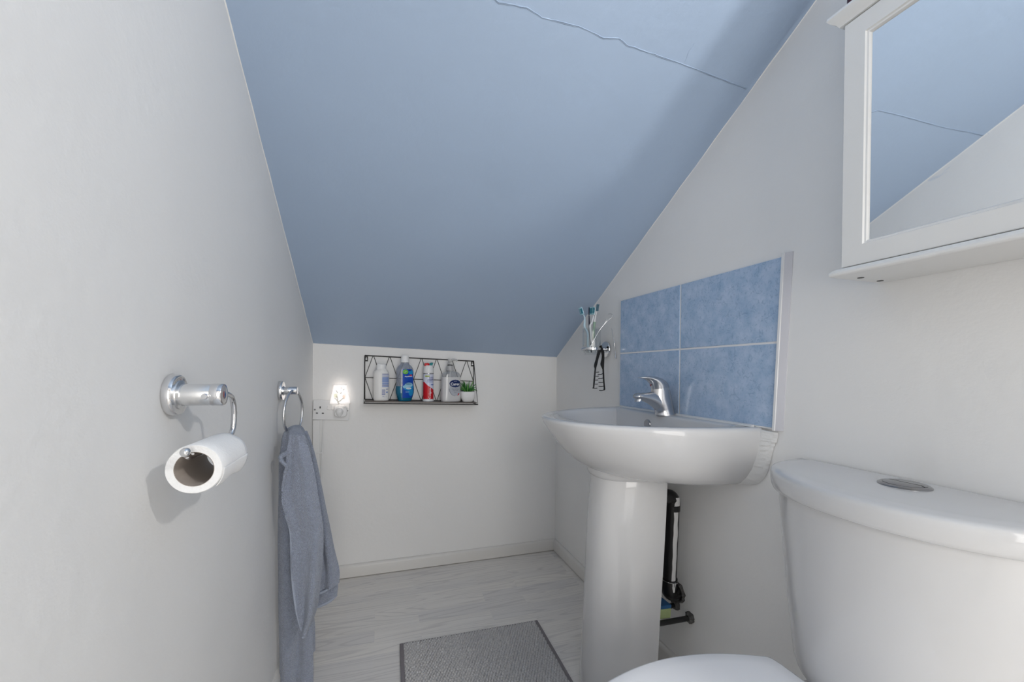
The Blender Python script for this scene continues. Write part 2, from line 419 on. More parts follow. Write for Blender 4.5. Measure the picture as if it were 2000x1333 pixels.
# moulded foot under the bowl where the pedestal meets it
fr = []
for z, k in ((.622, .0), (.624, .0035), (.630, .007), (.640, .010), (.648, .012)):
    R = []
    for i in range(33):
        a = pi*i/32; R.append(Vector((1.034-(.168+k)*sin(a)**.9, YC-(.103+k)*(abs(cos(a))**.8)*(1 if cos(a) > 0 else -1), z)))
    fr.append(R)
MB().loft(fr).build('bowl_foot', CERAM, ba, smooth=50)

# ------------------------------------------------------------------ mixer tap
tp = thing('mixer_tap', 'chrome single-lever mixer tap on the back deck of the white basin', 'tap', (1.106, YC, .7925))
def ell(cx, cz, ax, hy, az=0, n=28):     # ellipse whose axis goes (ax, az) in the xz plane and hy along y
    return [Vector((cx+ax*cos(2*pi*i/n), YC+hy*sin(2*pi*i/n), cz+az*cos(2*pi*i/n))) for i in range(n)]
tb = MB()
tb.loft([ell(1.106, .7918, .032, .027), ell(1.106, .7965, .032, .027), ell(1.105, .799, .030, .0255), ell(1.1015, .81, .0318, .0245), ell(1.097, .825, .033, .024), ell(1.092, .842, .0335, .023), ell(1.090, .856, .0325, .0225), ell(1.0885, .866, .0305, .0225), ell(1.0875, .8695, .0295, .0225)])
sr = []
for xc, z0, z1, hy in ((1.10, .796, .862, .021), (1.086, .798, .8635, .0205), (1.075, .8035, .8638, .0198), (1.066, .8125, .8632, .019), (1.056, .820, .8626, .0182), (1.044, .8275, .8618, .0174), (1.03, .8335, .8612, .0167), (1.016, .8385, .8605, .016), (1.006, .842, .8602, .0155), (1.0015, .8455, .8590, .0135), (1.0, .8495, .8560, .008)):
    sr.append([Vector((xc+(.006*sin(2*pi*i/28) if xc < 1.02 else 0), YC+hy*cos(2*pi*i/28), (z0+z1)/2+(z1-z0)/2*sin(2*pi*i/28))) for i in range(28)])
tb.loft(sr)
TAPC = mat('worn_chrome', (.60, .60, .615, 1), .24, 1)
tb.build('tap_body', TAPC, tp, smooth=55)
MB().loft([ell(1.0145, .847, .0115, .0115, .003, 20), ell(1.0105, .8365, .0115, .0115, .003, 20), ell(1.0102, .8355, .0095, .0095, .0025, 20), ell(1.0112, .839, .0085, .0085, .0022, 20)]).build('aerator', STEEL, tp)
MB().loft([ell(1.0872, .8695, .0285, .0215, .0035), ell(1.0868, .8745, .0285, .0215, .0035)]).build('collar', mat('collar_chrome', (.7, .7, .7, 1), .14, 1), tp)
lr = []
for (bx, bz), (ax, az), hy in (((1.058, .8705), (1.1155, .8775), .0218), ((1.0555, .880), (1.1115, .887), .0222), ((1.051, .888), (1.103, .8955), .0215), ((1.043, .895), (1.089, .9035), .020), ((1.033, .8995), (1.070, .9085), .0175), ((1.024, .902), (1.050, .9105), .0145), ((1.016, .9035), (1.033, .9095), .011), ((1.010, .9040), (1.018, .9075), .007), ((1.008, .9045), (1.0105, .9058), .003)):
    lr.append([Vector(((ax+bx)/2+(ax-bx)/2*cos(2*pi*i/28), YC+hy*sin(2*pi*i/28), (az+bz)/2+(az-bz)/2*cos(2*pi*i/28))) for i in range(28)])
lv = MB().loft(lr).build('lever', TAPC, tp, smooth=60)
MB().lathe([(.0032, 0), (.003, -.0012), (.0005, -.0016)], (1.0525, YC, .882), 'x', 12).build('indicator_dot', mat('red_blue_dot', (.25, .1, .12, 1), .3), lv)

# ------------------------------------------------------------------ pipes behind the pedestal
wp = thing('waste_pipe', 'black plastic waste pipe with a streak of white paint behind the pedestal', 'pipe', (1.11, 1.02, .26))
r = .0205
MB().tube(crv([(1.020, 1.018, .552), (1.06, 1.017, .552), (1.092, 1.016, .552), (1.107, 1.016, .546), (1.1125, 1.0165, .530), (1.1125, 1.017, .51)], 6), r+.002, 20).build('top_elbow', PIPE, wp)
MB().tube([(1.1125, 1.017, .515), (1.1125, 1.022, .40), (1.1125, 1.027, .285)], r, 20).build('straight_pipe', PIPE, wp)
be = MB().tube(crv([(1.1125, 1.026, .302), (1.1125, 1.027, .275), (1.1155, 1.027, .261), (1.127, 1.027, .254), (1.148, 1.027, .254)], 6), r+.003, 20)
be.build('bottom_elbow', PIPE, wp)
MB().tube([(1.1125+.0238*cos(a), 1.0262+.0238*sin(a), .295-.004*cos(a)) for a in [2*pi*i/24 for i in range(24)]], .0013, 6, closed=True).build('clip_wire', STEEL, wp)
MB().lathe([(.023, -.062), (.0237, -.061), (.0237, -.035), (.023, -.034)], (1.113, 1.017, .552), 'x', 20).build('collar', PIPE, wp)
# torn plaster collar round the pipe where it enters the wall
tc_ = MB(); R0, R1, R2 = [], [], []
for i in range(36):
    a = 2*pi*i/36; k = .004*mnoise.noise((cos(a)*3, sin(a)*3, 1))+.0025*random.random()
    R0.append(Vector((W-.0005, 1.027+(.030+k)*cos(a), .254+(.030+k)*sin(a)))); R1.append(Vector((W-.008-k, 1.027+(.0275+k)*cos(a), .254+(.0275+k)*sin(a)))); R2.append(Vector((W-.0045, 1.027+.0238*cos(a), .254+.0238*sin(a))))
tc_.loft([R0, R1, R2], False, False); tc_.build('torn_edge', mat('torn_edge', (.10, .098, .095, 1), .8, bump=1, bscale=150, var=.9, vscale=90), wp)
st = MB()
def streak(u, v):
    z = .268+v*.285; t = (z-.285)/.23; yc = 1.027-.010*max(0, min(1, t))
    wdt = .30+.10*mnoise.noise((v*6, 0, 3))+.06*v
    if v < .12: wdt *= (.35+.65*v/.12)
    a = -1.62+.10*mnoise.noise((v*9, 4, 3))+(u-.5)*2*wdt
    rr_ = r+.0007+(.0025 if (z > .528 or z < .298) else 0)
    return Vector((1.1125+rr_*cos(a), yc+rr_*sin(a), z))
st.grid(streak, 6, 60); st.build('paint_streak', WPAINT, wp, smooth=60)

def supply(name, label, y, z, seed, patch):
    t = thing(name, label, 'pipe', (1.1, y, z), 'water supply pipes')
    MB().tube([(1.0, y+.004, z+.001), (1.05, y+.002, z), (1.147, y, z-.001)], .0075, 14).build('pipe_run', PIPE, t)
    m = MB(); R0, R1, R2 = [], [], []
    for i in range(30):
        a = 2*pi*i/30; k = .005*abs(mnoise.noise((cos(a)*2+seed, sin(a)*2, 1)))+.002*random.random()
        R0.append(Vector((W-.0004, y+(.014+k)*cos(a), z+(.014+k)*sin(a)))); R1.append(Vector((W-.006-k, y+(.0125+k)*cos(a), z+(.0125+k)*sin(a)))); R2.append(Vector((W-.012, y+.0078*cos(a), z+.0078*sin(a))))
    m.loft([R0, R1, R2], False, False); m.build('torn_collar', MATS['torn_edge'], t)
    if patch:
        g = MB(); g.grid(lambda u, v: Vector((1.075+.03*v+.004*mnoise.noise((v*7, u*5, seed)), y+.0080*cos(-1.6+1.2*u), z+.0080*sin(-1.6+1.2*u)+.0)), 8, 14)
        g.build('paint_patch', WPAINT, t, smooth=60)
supply('water_pipe', 'thin black water pipe into the wall nearest the toilet cistern', .972, .207, 2, True)
supply('water_pipe', 'thin black water pipe into the wall right under the waste pipe elbow', 1.032, .212, 5, False)
sg = thing('sponge', 'blue and pale green sponge block lying on the thin pipes beside the pedestal', 'sponge', (1.04, .995, .215))
Ms = Matrix.Translation((1.042, 1.0, .2135)) @ Matrix.Rotation(radians(4), 4, 'Y')
MB().box(-.038, .038, -.022, .034, .002, .030, Ms).build('sponge_body', mat('sponge_green', lin(165, 180, 128), .9, bump=.6, bscale=300), sg, bevel=.002)
MB().box(-.038, .038, -.022, .034, .030, .040, Ms).build('scouring_pad', mat('pad_blue', lin(44, 92, 138), .9, bump=.6, bscale=300), sg, bevel=.0015)

# ------------------------------------------------------------------ toilet
to = thing('toilet', 'white close-coupled toilet with a dual flush cistern against the right wall', 'toilet', (.85, .436, 0))
TY = .436
def tring(hl, dep, z, ex=2.2, xb=W-.004, n=64, nb=12):
    R = []
    for i in range(n+1):
        a = pi*i/n; c, s = cos(a), sin(a)
        R.append(Vector((xb-dep*abs(s)**(2/ex), TY+hl*math.copysign(abs(c)**(2/ex), c), z)))
    for i in range(1, nb): R.append(Vector((xb, TY-hl+2*hl*i/nb, z)))
    return R
MB().loft([tring(.150, .150, .382), tring(.170, .166, .386), tring(.174, .170, .40), tring(.190, .178, .52), tring(.202, .183, .64), tring(.207, .185, .706)]).build('cistern', CERAM, to, smooth=50)
cl = MB().loft([tring(.206, .186, .700), tring(.213, .193, .7005), tring(.2160, .196, .7025), tring(.2180, .198, .708), tring(.2192, .1992, .718), tring(.2195, .1995, .7285), tring(.2188, .1988, .7335), tring(.2165, .1965, .7370), tring(.211, .191, .7390), tring(.19, .17, .7402), tring(.12, .11, .7412)])
clo = cl.build('cistern_lid', CERAM, to, smooth=60)
bc = (1.088, TY, .741)
BTN = mat('button_steel', (.33, .33, .34, 1), .22, 1)
MB().lathe([(.033, -.002), (.0335, .001), (.031, .0032), (.028, .0038), (.027, .0030)], bc, 'z', 40).build('button_rim', BTN, clo)
for sgn, nm in ((1, 'flush_button'), (-1, 'flush_button')):
    R = [[], [], []]
    for i in range(25):
        a = -pi/2+pi*i/24
        for k, (rr_, h) in enumerate(((.0262, .001), (.0262, .0040), (.022, .0056))):
            R[k].append(Vector((bc[0]+sgn*(max(rr_*cos(a), 0)*.96+.0012), bc[1]+rr_*sin(a)*(1 if k < 2 else .98), bc[2]+h)))
    MB().loft(R).build(nm, BTN, clo, smooth=40)
def sring(k, z, off=0):
    """D-shaped outline of seat / pan; k scales about its middle"""
    half = [(.972, .115), (.968, .134), (.95, .145), (.90, .166), (.84, .182), (.77, .189), (.70, .183), (.63, .165), (.57, .135), (.53, .095), (.508, .05), (.50, 0)]
    P = crv([(x, y, 0) for x, y in half], 5)
    P = [Vector((.76+(p.x-.76)*k, p.y*k, 0)) for p in P]
    R = [Vector((p.x+off, TY+p.y, z)) for p in P]+[Vector((p.x+off, TY-p.y, z)) for p in P[-2::-1]]
    return R
MB().loft([sring(.97, .372), sring(.985, .374), sring(.99, .378), sring(.985, .383)]).build('seat', SEATP, to, smooth=50)
MB().loft([sring(.97, .3835), sring(.995, .385), sring(1.0, .389), sring(.998, .394), sring(.985, .398), sring(.96, .4000), sring(.85, .4018), sring(.4, .4035)]).build('seat_lid', SEATP, to, smooth=60)
pan = [sring(.62, .0, .02), sring(.63, .02, .02), sring(.58, .06, .03), sring(.56, .15, .035), sring(.64, .24, .02), sring(.80, .31, .0), sring(.93, .35), sring(.96, .37)]
MB().loft(pan).build('pan', CERAM, to, smooth=50)
MB().box(.93, 1.10, TY-.10, TY+.10, .22, .381).build('pan_shelf', CERAM, to, bevel=.02, seg=4)
for s_ in (-1, 1):
    MB().lathe([(.011, -.02), (.012, 0), (.012, .02), (.011, .021)], (.966, TY+s_*.07, .378), 'y', 20).build('hinge', SEATP, to)

# ------------------------------------------------------------------ mirror cabinet
ca = thing('mirror_cabinet', 'white wall cabinet with mirrored doors hanging above the toilet cistern', 'cabinet', (W, .24, 1.09))
Y0, Y1 = -.018, .4965
MB().box(1.043, W-.001, Y0+.004, Y1-.003, 1.098, 1.512).build('carcass', CABW, ca, bevel=.001)
def rectring(x, y0, y1, z, xb=W-.001): return [Vector((xb, y1, z)), Vector((x, y1, z)), Vector((x, y0, z)), Vector((xb, y0, z))]
bb = MB().loft([rectring(1.0185, Y0-.010, .5075, 1.0865), rectring(1.0160, Y0-.012, .5100, 1.0885), rectring(1.0160, Y0-.012, .5100, 1.0925), rectring(1.0185, Y0-.010, .5075, 1.0965), rectring(1.0225, Y0-.006, .5030, 1.0992)])
bbo = bb.build('base_moulding', CABW, ca, smooth=0, bevel=.0012)
for x, y in ((1.064, .489), (1.121, .4935)):
    MB().lathe([(.0048, -.0004), (.0048, .0015), (.001, .0015)], (x, y, 1.0864), 'z', 16).build('screw_hole', DARK, bbo)
MB().loft([rectring(1.030, Y0+.002, .4955, 1.510), rectring(1.022, Y0-.004, .5015, 1.5115), rectring(1.019, Y0-.007, .5045, 1.517), rectring(1.013, Y0-.012, .5115, 1.5235), rectring(1.0105, Y0-.015, .5155, 1.529), rectring(1.012, Y0-.014, .514, 1.534), rectring(1.02, Y0, .50, 1.5345)]).build('cornice', CABW, ca, smooth=30)
def smudged_mirror():
    m = mat('mirror_glass', (.90, .92, .93, 1), .02, 1)
    nt = m.node_tree; b = nt.nodes['Principled BSDF']; tc = [n for n in nt.nodes if n.type == 'TEX_COORD'][0]
    n = nt.nodes.new('ShaderNodeTexNoise'); n.inputs['Scale'].default_value = 26; n.inputs['Detail'].default_value = 5; n.inputs['Distortion'].default_value = 1.2
    nt.links.new(tc.outputs['Object'], n.inputs['Vector'])
    r_ = nt.nodes.new('ShaderNodeValToRGB'); e = r_.color_ramp.elements; e[0].position = .68; e[0].color = (.015, .015, .015, 1); e[1].position = .80; e[1].color = (.22, .22, .22, 1)
    nt.links.new(n.outputs['Fac'], r_.inputs['Fac']); nt.links.new(r_.outputs['Color'], b.inputs['Roughness'])
    return m
MIR = smudged_mirror()
def door(y0, y1):
    z0, z1, s, xf = 1.1008, 1.5095, .0325, 1.024
    def rect(x, a): return [Vector((x, y1-a, z0+a)), Vector((x, y0+a, z0+a)), Vector((x, y0+a, z1-a)), Vector((x, y1-a, z1-a))]
    m = MB().loft([rect(1.042, 0), rect(xf+.001, 0), rect(xf, .001), rect(xf, s-.001), rect(xf+.0022, s+.0008), rect(xf+.0026, s+.0032), rect(xf+.0044, s+.0046), rect(xf+.0062, s+.0055), rect(1.042, s+.0055)], False, False)
    d = m.build('door', CABW, ca, smooth=30)
    a = s+.0045
    MB().box(1.0305, 1.034, y0+a, y1-a, z0+a, z1-a).build('mirror', MIR, d, smooth=0)
    return d
door(.2445, .4945); door(Y0, .2415)
BX, BY = 1.0445, .4975
bt = thing('tube', 'slim dark maroon tube standing on the far corner of the mirror cabinet top', 'tube', (BX, BY, 1.5347))
MB().lathe([(.0, .0), (.0052, .0), (.006, .001), (.006, .075), (.0055, .076)], (BX, BY, 1.5347), 'z', 24).build('tube_body', mat('maroon', (.05, .012, .026, 1), .3), bt)
MB().lathe([(.0062, .076), (.0062, .110), (.005, .112), (.0, .112)], (BX, BY, 1.5347), 'z', 20).build('cap', BPLAST, bt)
wb = thing('box', 'dark grey box beside the maroon tube on the mirror cabinet top', 'box', (1.09, .39, 1.5347))
MB().box(1.0425, 1.135, .29, .4885, 1.5347, 1.672).build('box_body', mat('box_grey', (.06, .06, .062, 1), .6), wb, bevel=.0015)
MB().box(1.0415, 1.136, .289, .4895, 1.650, 1.676).build('lid', MATS['box_grey'], wb, bevel=.0015)

# ------------------------------------------------------------------ toilet roll holder and roll
th = thing('toilet_roll_holder', 'chrome open-arm toilet roll holder on the white left wall', 'holder', (0, .691, .883))
c = (0, .691, .883)
MB().lathe([(.0285, .0003), (.029, .002), (.029, .009), (.0275, .0115), (.0245, .012), (.001, .0122)], c, 'x', 44).build('wall_plate', CHROME, th)
MB().lathe([(.0205, .0115), (.0205, .0135), (.0155, .0150), (.0155, .063), (.0145, .0645), (.012, .065), (.001, .0651)], c, 'x', 36).build('post', mat('brushed_chrome', (.80, .80, .80, 1), .22, 1), th)
MB().lathe([(.0158, .0505), (.0160, .0512), (.0160, .0632), (.0150, .0648), (.001, .0652)], c, 'x', 36).build('end_cap', CHROME, th)
MB().lathe([(.0035, -.004), (.0042, -.001), (.0040, .0015), (.0018, .0028), (.0005, .003)], (.047, .691-.0172, .8815), 'y', 16).build('set_screw', CHROME, th)
arm = crv([(.058, .6905, .883), (.061, .712, .8825), (.0612, .735, .875), (.0612, .7455, .852), (.0605, .742, .826), (.0588, .7285, .815), (.0578, .70, .8108), (.0572, .66, .8107), (.0565, .615, .8107), (.056, .600, .8118), (.0558, .5925, .816)], 8)
MB().tube(arm, .0040, 14).build('arm', CHROME, th)
MB().ico((.0557, .5915, .8185), .0058, n=8).build('knob', CHROME, th)
tr_ = thing('toilet_roll', 'nearly used up white toilet roll hanging on the chrome holder arm', 'toilet roll', (.058, .66, .79))
RC, Ri, Ro = (.0575, 0, .7935), .0212, .0310
rp = MB(); rings = []
for j, (rr_, y) in enumerate(((Ri+.0006, .712), (Ri+.0006, .611), (Ro-.001, .6105), (Ro, .612), (Ro, .64), (Ro, .67), (Ro, .70), (Ro, .7115), (Ro-.001, .7125), (Ri+.0006, .712))):
    R = []
    for i in range(60):
        a = 2*pi*i/60; q = rr_
        if rr_ >= Ro-.0011: q += .0004*mnoise.noise((cos(a)*3, sin(a)*3, y*30))
        R.append(Vector((RC[0]+q*cos(a), y, RC[2]+q*sin(a))))
    rings.append(R)
rp.loft(rings, False, False); ro = rp.build('paper', PAPER, tr_, smooth=50)
# loose end of the sheet
le = MB(); le.grid(lambda u, v: Vector((RC[0]+(Ro+.0008)*cos(-.75+.75*v), .6115+.1*u, RC[2]+(Ro+.0008)*sin(-.75+.75*v)-.003*(1-v)*(.5+.5*sin(u*9)))), 20, 8)
le.build('loose_sheet', PAPER, tr_, smooth=60, solid=.0004)
MB().loft([[Vector((RC[0]+q*cos(2*pi*i/48), y, RC[2]+q*sin(2*pi*i/48))) for i in range(48)] for q, y in ((Ri, .6112), (Ri+.0006, .6109), (Ri+.0006, .7121), (Ri-.0002, .712), (Ri-.0002, .6112))], False, False).build('cardboard_core', CARD, tr_, smooth=50)

# ------------------------------------------------------------------ towel ring and towel
tg = thing('towel_ring', 'chrome towel ring on the left wall holding the blue towel', 'towel ring', (0, 1.339, .858))
c = (0, 1.339, .858)
MB().lathe([(.0275, .0003), (.028, .002), (.028, .008), (.0265, .0105), (.001, .0108)], c, 'x', 44).build('wall_plate', CHROME, tg)
MB().lathe([(.0135, .0105), (.0135, .012), (.0115, .013), (.0115, .045), (.0105, .0465), (.001, .047)], c, 'x', 32).build('post', CHROME, tg)
rc, rd, RR = Vector((.037, 1.337, .793)), Vector((.19, .98, 0)).normalized(), .0655
MB().tube([rc+rd*RR*cos(a)+Vector((0, 0, RR*sin(a))) for a in [2*pi*i/64 for i in range(64)]], .0040, 12, closed=True).build('ring', CHROME, tg)

tw = thing('towel', 'grey-blue terry bath towel hanging from the chrome ring on the left wall', 'towel', (.05, 1.30, .72))
def panel(name, y, rows, fold, thick=.007, amp=.008, lean=0.0, hem=None, ph=0, nu=46, nv=110, parent=tw, matl=None, sagx=0):
    L = crv([(a[0], y, a[1]) for a, b in rows], 14); R = crv([(b[0], y, b[1]) for a, b in rows], 14); n = len(L)-1
    def P(u, v):
        k = v*n; i = min(int(k), n-1); t = k-i
        l = L[i].lerp(L[i+1], t); q = R[i].lerp(R[i+1], t)
        p = l.lerp(q, u)
        grow = min(1, .25+v*1.2)
        p.y += -amp*grow*sin(u*fold*2*pi+ph+1.2*mnoise.noise((v*1.5, u*2, ph)))-lean*v+.006*mnoise.noise((u*4+ph, v*6, 1))
        p.y += .012*(abs(2*u-1)**3)*grow          # edges curl back
        return p
    m = MB(); m.grid(P, nu, nv)
    o = m.build(name, matl or TERRY, parent, smooth=180, solid=thick, fix=False)
    o.modifiers.new('sub', 'SUBSURF').render_levels = 1
    return o, P
A = [((.018, .712), (.067, .712)), ((.010, .667), (.083, .667)), ((.008, .582), (.090, .582)), ((.007, .454), (.093, .454)), ((.008, .34), (.095, .34)), ((.009, .239), (.097, .239)), ((.011, .138), (.097, .138)), ((.012, .047), (.098, .047)), ((.013, .014), (.098, .012))]
B = [((.050, .748), (.084, .746)), ((.043, .705), (.097, .703)), ((.038, .648), (.109, .641)), ((.030, .573), (.120, .566)), ((.043, .522), (.128, .513)), ((.053, .47), (.131, .461)), ((.055, .382), (.128, .377)), ((.064, .291), (.119, .288)), ((.073, .248), (.109, .246)), ((.0825, .203), (.090, .2045))]
C_ = [((.050, .735), (.071, .740)), ((.059, .684), (.090, .681)), ((.070, .577), (.111, .574)), ((.080, .48), (.129, .475)), ((.087, .396), (.145, .389)), ((.088, .318), (.162, .315)), ((.092, .248), (.162, .272))]
E_ = [((.071, .372), (.140, .360)), ((.078, .294), (.158, .285)), ((.083, .201), (.155, .224))]
D_ = [((.06, .30), (.080, .30)), ((.060, .227), (.094, .207)), ((.063, .152), (.097, .146)), ((.067, .081), (.097, .086))]
panel('back_drop', 1.298, A, 1.2, amp=.010, ph=.6)
_, HB = panel('front_drape', 1.214, B, 1.15, amp=.010, ph=2.6)
panel('side_drape', 1.335, C_, 1.3, amp=.008, ph=1.0)
panel('inner_layer', 1.352, E_, 1.0, amp=.004, ph=.2)
panel('loose_corner', 1.316, D_, .8, amp=.004, ph=0)
# bunched cloth gathered over the bottom of the ring
hb = MB(); rings = []
for z, ax, ay, cx_, cy_ in ((.655, .038, .050, .056, 1.280), (.69, .037, .055, .053, 1.290), (.715, .032, .058, .050, 1.300), (.735, .027, .056, .046, 1.308), (.748, .021, .048, .044, 1.316), (.756, .012, .030, .044, 1.325), (.758, .004, .01, .044, 1.33)):
    R = []
    for i in range(48):
        a = 2*pi*i/48; k = 1+.10*sin(5*a+z*30)+.06*mnoise.noise((cos(a)*2, sin(a)*2, z*20))
        R.append(Vector((max(cx_+ax*k*cos(a), .010), cy_+ay*k*sin(a), z)))
    rings.append(R)
hb.loft(rings); o = hb.build('gathered_top', TERRY, tw, smooth=180, sub=1)
# turned-over corner of the towel near the ring
ce = crv([(.048, 1.215, .700), (.031, 1.210, .690), (.036, 1.206, .676), (.045, 1.205, .664), (.040, 1.206, .640), (.0345, 1.208, .600)], 10)
MB().tube(ce, [.0068-.004*(i/len(ce)) for i in range(len(ce))], 8).build('turned_edge', TERRY, tw, smooth=60)
def hemline(pts, r_, nm='hem'): MB().tube(crv(pts, 12), r_, 8).build(nm, HEM, tw, smooth=60)
hemline([HB(.012, .42), HB(.012, .52), HB(.012, .6), HB(.012, .7), HB(.012, .8), HB(.012, .9), HB(.02, .96), HB(.2, 1.0), HB(.6, 1.0)], .0036)
hemline([(.090, 1.333, .250), (.115, 1.332, .254), (.14, 1.338, .263), (.161, 1.345, .275)], .0042)
hemline([(.083, 1.352, .202), (.11, 1.350, .206), (.135, 1.354, .213), (.154, 1.362, .226)], .0045)

# ------------------------------------------------------------------ socket, night light, trunking
so = thing('double_socket', 'white double plug socket low on the back wall in the left corner', 'socket', (.075, D, .74))
Ry = Matrix.Translation((.0755, D, .7445)) @ Matrix.Rotation(radians(3.2), 4, 'Y')
MB().box(-.073, .073, -.0085, -.0035, -.043, .043, Ry).build('face_plate', PLAST, so, bevel=.002, seg=3)
MB().box(-.069, .069, -.004, 0, -.039, .039, Ry).build('back_box', mat('back_box', (.25, .25, .25, 1), .7), so, smooth=0)
def onplate(name, x0, x1, z0, z1, y0, y1, m_, bev=0): return MB().box(x0, x1, y0, y1, z0, z1, Ry).build(name, m_, so, smooth=0, bevel=bev)
onplate('earth_slot', -.0475, -.0428, .0060, .0150, -.0092, -.0080, DARK)
onplate('live_slot', -.0602, -.0522, -.0165, -.0125, -.0092, -.0080, DARK)
onplate('neutral_slot', -.0368, -.0288, -.0165, -.0125, -.0092, -.0080, DARK)
for x in (-.0655, .0655):
    R_ = [[Ry @ Vector((x+q*cos(2*pi*i/16), h, q*sin(2*pi*i/16))) for i in range(16)] for q, h in ((.0036, -.0084), (.0036, -.0092), (.0018, -.0090))]
    MB().loft(R_).build('plate_screw', mat('screw_grey', (.2, .2, .2, 1), .4, .5) if 'screw_grey' not in MATS else MATS['screw_grey'], so, smooth=0)
for x in (-.0115, .0055): onplate('rocker_switch', x-.0055, x+.0055, .0015, .0205, -.0115, -.0083, PLAST, .001)

nl = thing('night_light', 'lit plug-in night light with a floral shade on the white socket', 'night light', (.1145, D-.01, .745))
nb = MB(); cx, cz, yb = .1145, .7405, D-.0086
rings = []
for y, k in ((yb, 1), (yb-.018, 1), (yb-.022, .9)):
    rings.append([Vector((cx+k*.0265*math.copysign(abs(cos(a))**.5, cos(a)), y, cz+k*.0255*math.copysign(abs(sin(a))**.5, sin(a)))) for a in [2*pi*i/40 for i in range(40)]])
nb.loft(rings); nb.build('plug_body', PLAST, nl, smooth=40)
rings = []
for y, k, dz in ((yb-.020, 1, 0), (yb-.032, .95, .001), (yb-.040, .75, .003), (yb-.043, .35, .004)):
    rings.append([Vector((cx-.004+k*.0165*cos(a)*(1 if sin(a) > 0 else .72+.28*(1+sin(a))), y, cz+dz+k*(.019 if sin(a) > 0 else .025)*sin(a))) for a in [2*pi*i/40 for i in range(40)]])
nb2 = MB().loft(rings); nb2.build('sensor_dome', PLAST, nl, smooth=50)
MB().lathe([(.0045, 0), (.0045, -.012), (.003, -.014)], (cx+.017, yb-.018, cz+.021), 'y', 14).build('switch_knob', PLAST, nl)
onl = MB(); onl.box(cx-.010, cx+.006, yb-.0445, yb-.038, cz+.008, cz+.0095); onl.box(cx-.010, cx-.006, yb-.0445, yb-.038, cz-.006, cz+.006); onl.box(cx-.004, cx+.004, yb-.0445, yb-.038, cz-.003, cz+.004)
onl.build('lens_window', mat('lens_window', (.9, .9, .9, 1), .2), nl, smooth=0)
def shade_mat():
    m = mat('shade_glow', (.9, .87, .84, 1), .6, emit=(1, .93, .88, 1), estr=.62)
    nt = m.node_tree; b = nt.nodes['Principled BSDF']; at = nt.nodes.new('ShaderNodeVertexColor'); at.layer_name = 'print'
    nt.links.new(at.outputs['Color'], b.inputs['Base Color'])
    mx = nt.nodes.new('ShaderNodeMix'); mx.data_type = 'RGBA'; mx.blend_type = 'MULTIPLY'; mx.inputs[0].default_value = 1; mx.inputs[7].default_value = (1, .94, .90, 1)
    nt.links.new(at.outputs['Color'], mx.inputs[6]); nt.links.new(mx.outputs[2], b.inputs['Emission Color'])
    return m
sh = MB(); SB, ST = .775, .853
def shade(u, v):
    a = (u-.5)*pi*1.0; hw = .0405+(.0255-.0405)*v; dp = .036+(.024-.036)*v
    ca_ = math.copysign(abs(sin(a))**.75, a); cb_ = max(cos(a), 0)**.6
    return Vector((.1118+hw*ca_, D-.012-dp*cb_-.004, SB+(ST-SB)*v))
NU, NV = 90, 80
sh.grid(shade, NU, NV)
so_ = sh.build('lamp_shade', shade_mat(), nl, smooth=60, solid=.0012, fix=False)
ca2 = so_.data.color_attributes.new('print', 'FLOAT_COLOR', 'POINT')
def seg(p, a, b):
    ax, ay = a; bx, by = b; t = max(0, min(1, ((p[0]-ax)*(bx-ax)+(p[1]-ay)*(by-ay))/((bx-ax)**2+(by-ay)**2+1e-9)))
    return sqrt((p[0]-ax-t*(bx-ax))**2+(p[1]-ay-t*(by-ay))**2)
stems = [((.49, .0), (.45, .16)), ((.45, .16), (.36, .28)), ((.47, .10), (.58, .26)), ((.45, .16), (.44, .33)), ((.36, .28), (.30, .30)), ((.58, .26), (.66, .33)), ((.45, .30), (.40, .45)), ((.35, .72), (.43, .60)), ((.66, .75), (.74, .80)), ((.53, .56), (.55, .62))]
blobs = [((.33, .46), .13, .12, (.80, .80, .62)), ((.38, .36), .05, .06, (.55, .52, .38)), ((.68, .40), .10, .11, (.90, .70, .58)), ((.66, .30), .05, .05, (.72, .55, .45)), ((.74, .50), .08, .08, (.88, .92, .86)), ((.56, .86), .07, .05, (.78, .74, .73)), ((.53, .56), .025, .03, (.45, .42, .36)), ((.80, .27), .025, .02, (.6, .57, .52))]
k = 0
for j in range(NV+1):
    for i in range(NU+1):
        u, v = i/NU, j/NV; col = [1, 1, 1]
        if v < .07: col = [.84, .83, .82]
        uu = .5+(u-.5)*1.35
        for (bx, by), rx, ry, cc in blobs:
            q = ((uu-bx)/rx)**2+((v-by)/ry)**2+.7*mnoise.noise((uu*18, v*18, bx*9))
            if q < 1: t = min(1, (1-q)*1.4); col = [a*(1-t)+b_*t for a, b_ in zip(col, cc)]
        for a, b_ in stems:
            dd = seg((uu, v), a, b_)
            if dd < .016: col = [.42, .40, .34]
        ca2.data[k].color = (*col, 1); k += 1
rim = [shade(i/40, 1)+Vector((0, 0, .004)) for i in range(41)]
MB().tube(rim, .0018, 8).build('shade_rim', mat('rim_white', (.85, .83, .82, 1), .5, emit=(1, .95, .9, 1), estr=.35), nl)
MB().box(.1118-.005, .1118+.005, D-.016, D-.009, .765, .79).build('lamp_neck', PLAST, nl, smooth=0)

ct = thing('cable_trunking', 'white painted cable trunking and wire running down from the double socket', 'trunking', (.02, D, .4))
MB().box(.002, .030, D-.0075, D, .058, .7025).build('trunking_channel', WALL, ct, bevel=.002)
MB().tube([(.043, D-.004, .702), (.041, D-.004, .62), (.037, D-.0035, .50), (.034, D-.0035, .40), (.031, D-.0045, .20), (.031, D-.0045, .06)], .0028, 8).build('wire', PLAST, ct)
MB().box(.018, .040, D-.0105, D-.0005, .557, .563).build('cable_clip', PLAST, ct, bevel=.001)

